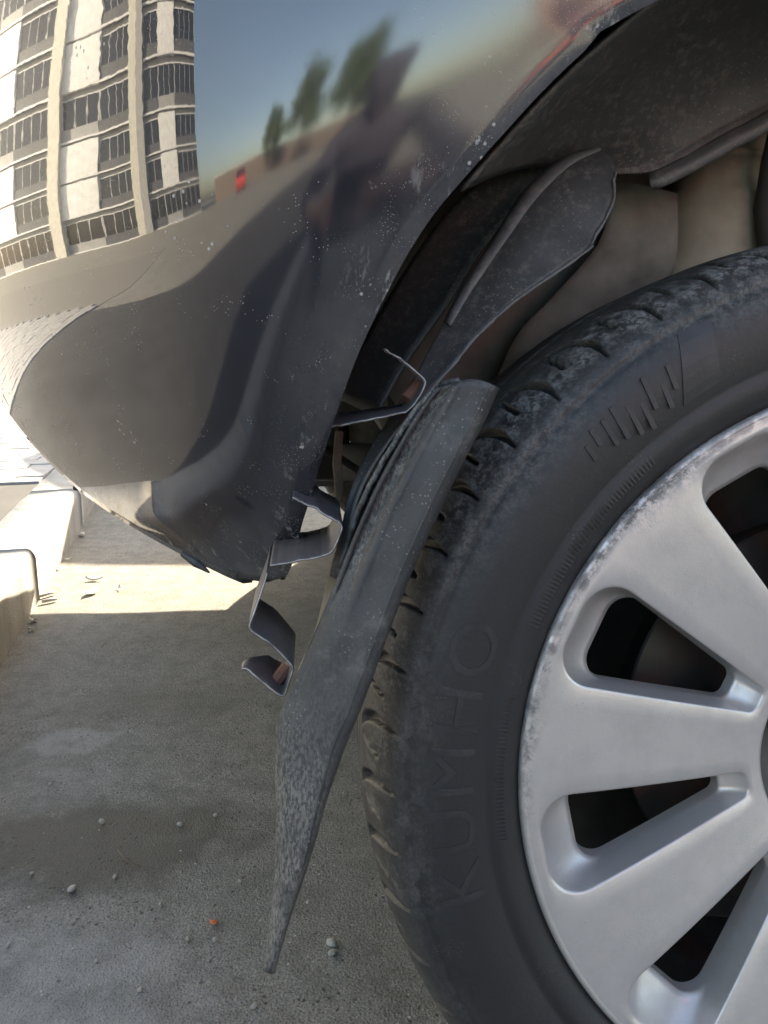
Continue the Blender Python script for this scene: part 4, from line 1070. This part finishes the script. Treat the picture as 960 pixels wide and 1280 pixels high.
def stand(x, y):
    return dict(face=(-.5, 1, -.35), hip=(x, y, .95, .140), waist=(x, y, 1.10, .125), chest=(x, y + .02, 1.34, .150), neck=(x, y + .04, 1.50, .055), head=(x, y + .06, 1.60, .092), crown=(x, y + .05, 1.66, .088),
                shl=(x + .19, y, 1.42, .070), ell=(x + .25, y - .02, 1.14, .050), wrl=(x + .24, y + .10, .92, .030), pal=(x + .24, y + .13, .84, .030),
                shr=(x - .19, y, 1.42, .070), elr=(x - .25, y - .02, 1.14, .050), wrr=(x - .24, y + .10, .92, .030), par=(x - .24, y + .13, .84, .030),
                thl=(x + .10, y, .90, .100), knl=(x + .11, y + .03, .50, .065), anl=(x + .11, y - .01, .09, .046), tol=(x + .13, y + .15, .035, .040),
                thr=(x - .10, y, .90, .100), knr=(x - .11, y + .03, .50, .065), anr=(x - .11, y - .01, .09, .046), tor=(x - .13, y + .15, .035, .040))
person('person', 'person in a dark jacket squatting with a phone held up to the wheel', squat(), 'dark')
person('person', 'person in a red sweater standing behind the wheel side of the car', stand(.95, -1.15), 'red')
bm = bmesh.new(); add_box(bm, (0, 0, 0), (.074, .009, .150), bev=.003); add_box(bm, (.0, .0052, .058), (.05, .002, .022), bev=.0008)
o = bm_obj('phone', bm, PM['phone']); o.location = (.020, -.016, CAM_H - .056); o.rotation_euler = (R(-PITCH), 0, R(-YAW)); tag(o, 'black phone held up in both hands by the squatting person', 'phone')

# ------------------------------------------------------------------ small litter on the ground
def lump(name, label, cat, pos, size, m, seed, group=None, flat=.6):
    g_ = np.random.default_rng(seed); bm = bmesh.new(); bmesh.ops.create_icosphere(bm, subdivisions=2, radius=1)
    k = g_.uniform(-1, 1, (5, 3))
    for v in bm.verts:
        q = np.array(v.co); s_ = 1 + .22 * sum(math.sin(2.2 * (q @ kk) + i) for i, kk in enumerate(k)) / 2
        v.co = Vector((q[0] * s_ * size, q[1] * s_ * size * .8, (q[2] * s_ * flat + flat * .55) * size))
    o = bm_obj(name, bm, m, None, True); o.location = (pos[0], pos[1], -.002); o.rotation_euler = (0, 0, g_.uniform(0, 6)); tag(o, label, cat, group)
    return o
for i, (px, py, s_) in enumerate([(415, 1178, .0062), (414, 1190, .0048), (90, 1111, .0055), (128, 1026, .0045), (269, 1018, .0032), (225, 1030, .0042), (235, 1172, .0030), (268, 1173, .0030), (10, 1180, .0030), (317, 1256, .0032), (143, 1095, .0032), (62, 979, .0030), (174, 1236, .0030), (385, 1127, .0028), (300, 1100, .0025), (40, 1090, .0025), (200, 1130, .0026), (120, 1200, .0026)]):
    p = ground_at(px, py)
    own = {0: 'larger of two round pebbles lying together beside the tyre', 1: 'smaller of two round pebbles lying together beside the tyre', 2: 'largest lone pebble on the concrete at the dark stain rim'}
    lump('pebble', own.get(i, 'small pale pebble lying on the shaded concrete'), 'pebble', p, s_, M['stone'], 20 + i, 'pale pebbles on the shaded concrete')
lump('orange_scrap', 'tiny orange scrap on the shaded concrete below the trim strip', 'litter', ground_at(267, 1151), .0042, M['orange'], 77, None, .4)
def butt(px, py, a_, L, label, grp):
    bm = bmesh.new(); add_tube(bm, [(-L / 2, 0, .0035), (L * .15, 0, .0038), (L / 2, 0, .0034)], [.0036, .0038, .0036], 10)
    o = bm_obj('cigarette_butt', bm, M['debris'], None, True); p = ground_at(px, py); o.location = (p[0], p[1], 0); o.rotation_euler = (0, 0, a_); tag(o, label, 'cigarette butt', grp)
butt(57, 745, .9, .055, 'longer pale cigarette butt lying at the foot of the kerb', 'cigarette butts at the foot of the kerb')
butt(62, 752, .6, .035, 'shorter pale cigarette butt lying at the foot of the kerb', 'cigarette butts at the foot of the kerb')
lump('white_stone', 'white stone at the foot of the kerb on the shadow edge', 'stone', ground_at(103, 669), .012, M['debris'], 91)
def flake(px, py, L, W_, a_, label, grp, m=None):
    n = 9; rows = [[(x * L, s_ * W_ * (1 - x * x * 4) * .5, .0015 + .004 * (x * 2) ** 2 + .002 * s_) for x in np.linspace(-.5, .5, n)] for s_ in (-1, 0, 1)]
    o = sheet('dry_flake', rows, m or M['debris'], None, None, .0006); p = ground_at(px, py); o.location = (p[0], p[1], .001); o.rotation_euler = (0, 0, a_); tag(o, label, 'leaf', grp)
for i, (px, py, L) in enumerate([(118, 724, .045), (114, 741, .05), (42, 776, .025), (40, 787, .02), (150, 735, .02), (85, 700, .02), (72, 712, .02)]):
    flake(px, py, L, L * .5, i * 1.3, 'dry pale leaf flake on the concrete near the kerb', 'pale leaf flakes near the kerb')
for i, (px, py, L) in enumerate([(305, 1032, .0), (160, 1075, .05), (130, 805, .05)]):
    if L:
        bm = bmesh.new(); add_tube(bm, [(-L / 2, 0, .002), (0, L * .08, .003), (L / 2, -L * .05, .002)], [.0008, .001, .0006], 6)
        o = bm_obj('dry_twig', bm, M['twig'], None, True); p = ground_at(px, py); o.location = (p[0], p[1], 0); o.rotation_euler = (0, 0, 2.4 * i); tag(o, ['', 'thin dry twig lying on the dark stained concrete', 'thin dry twig lying at the edge of the sunlit patch'][i], 'twig', 'dry twigs on the concrete')
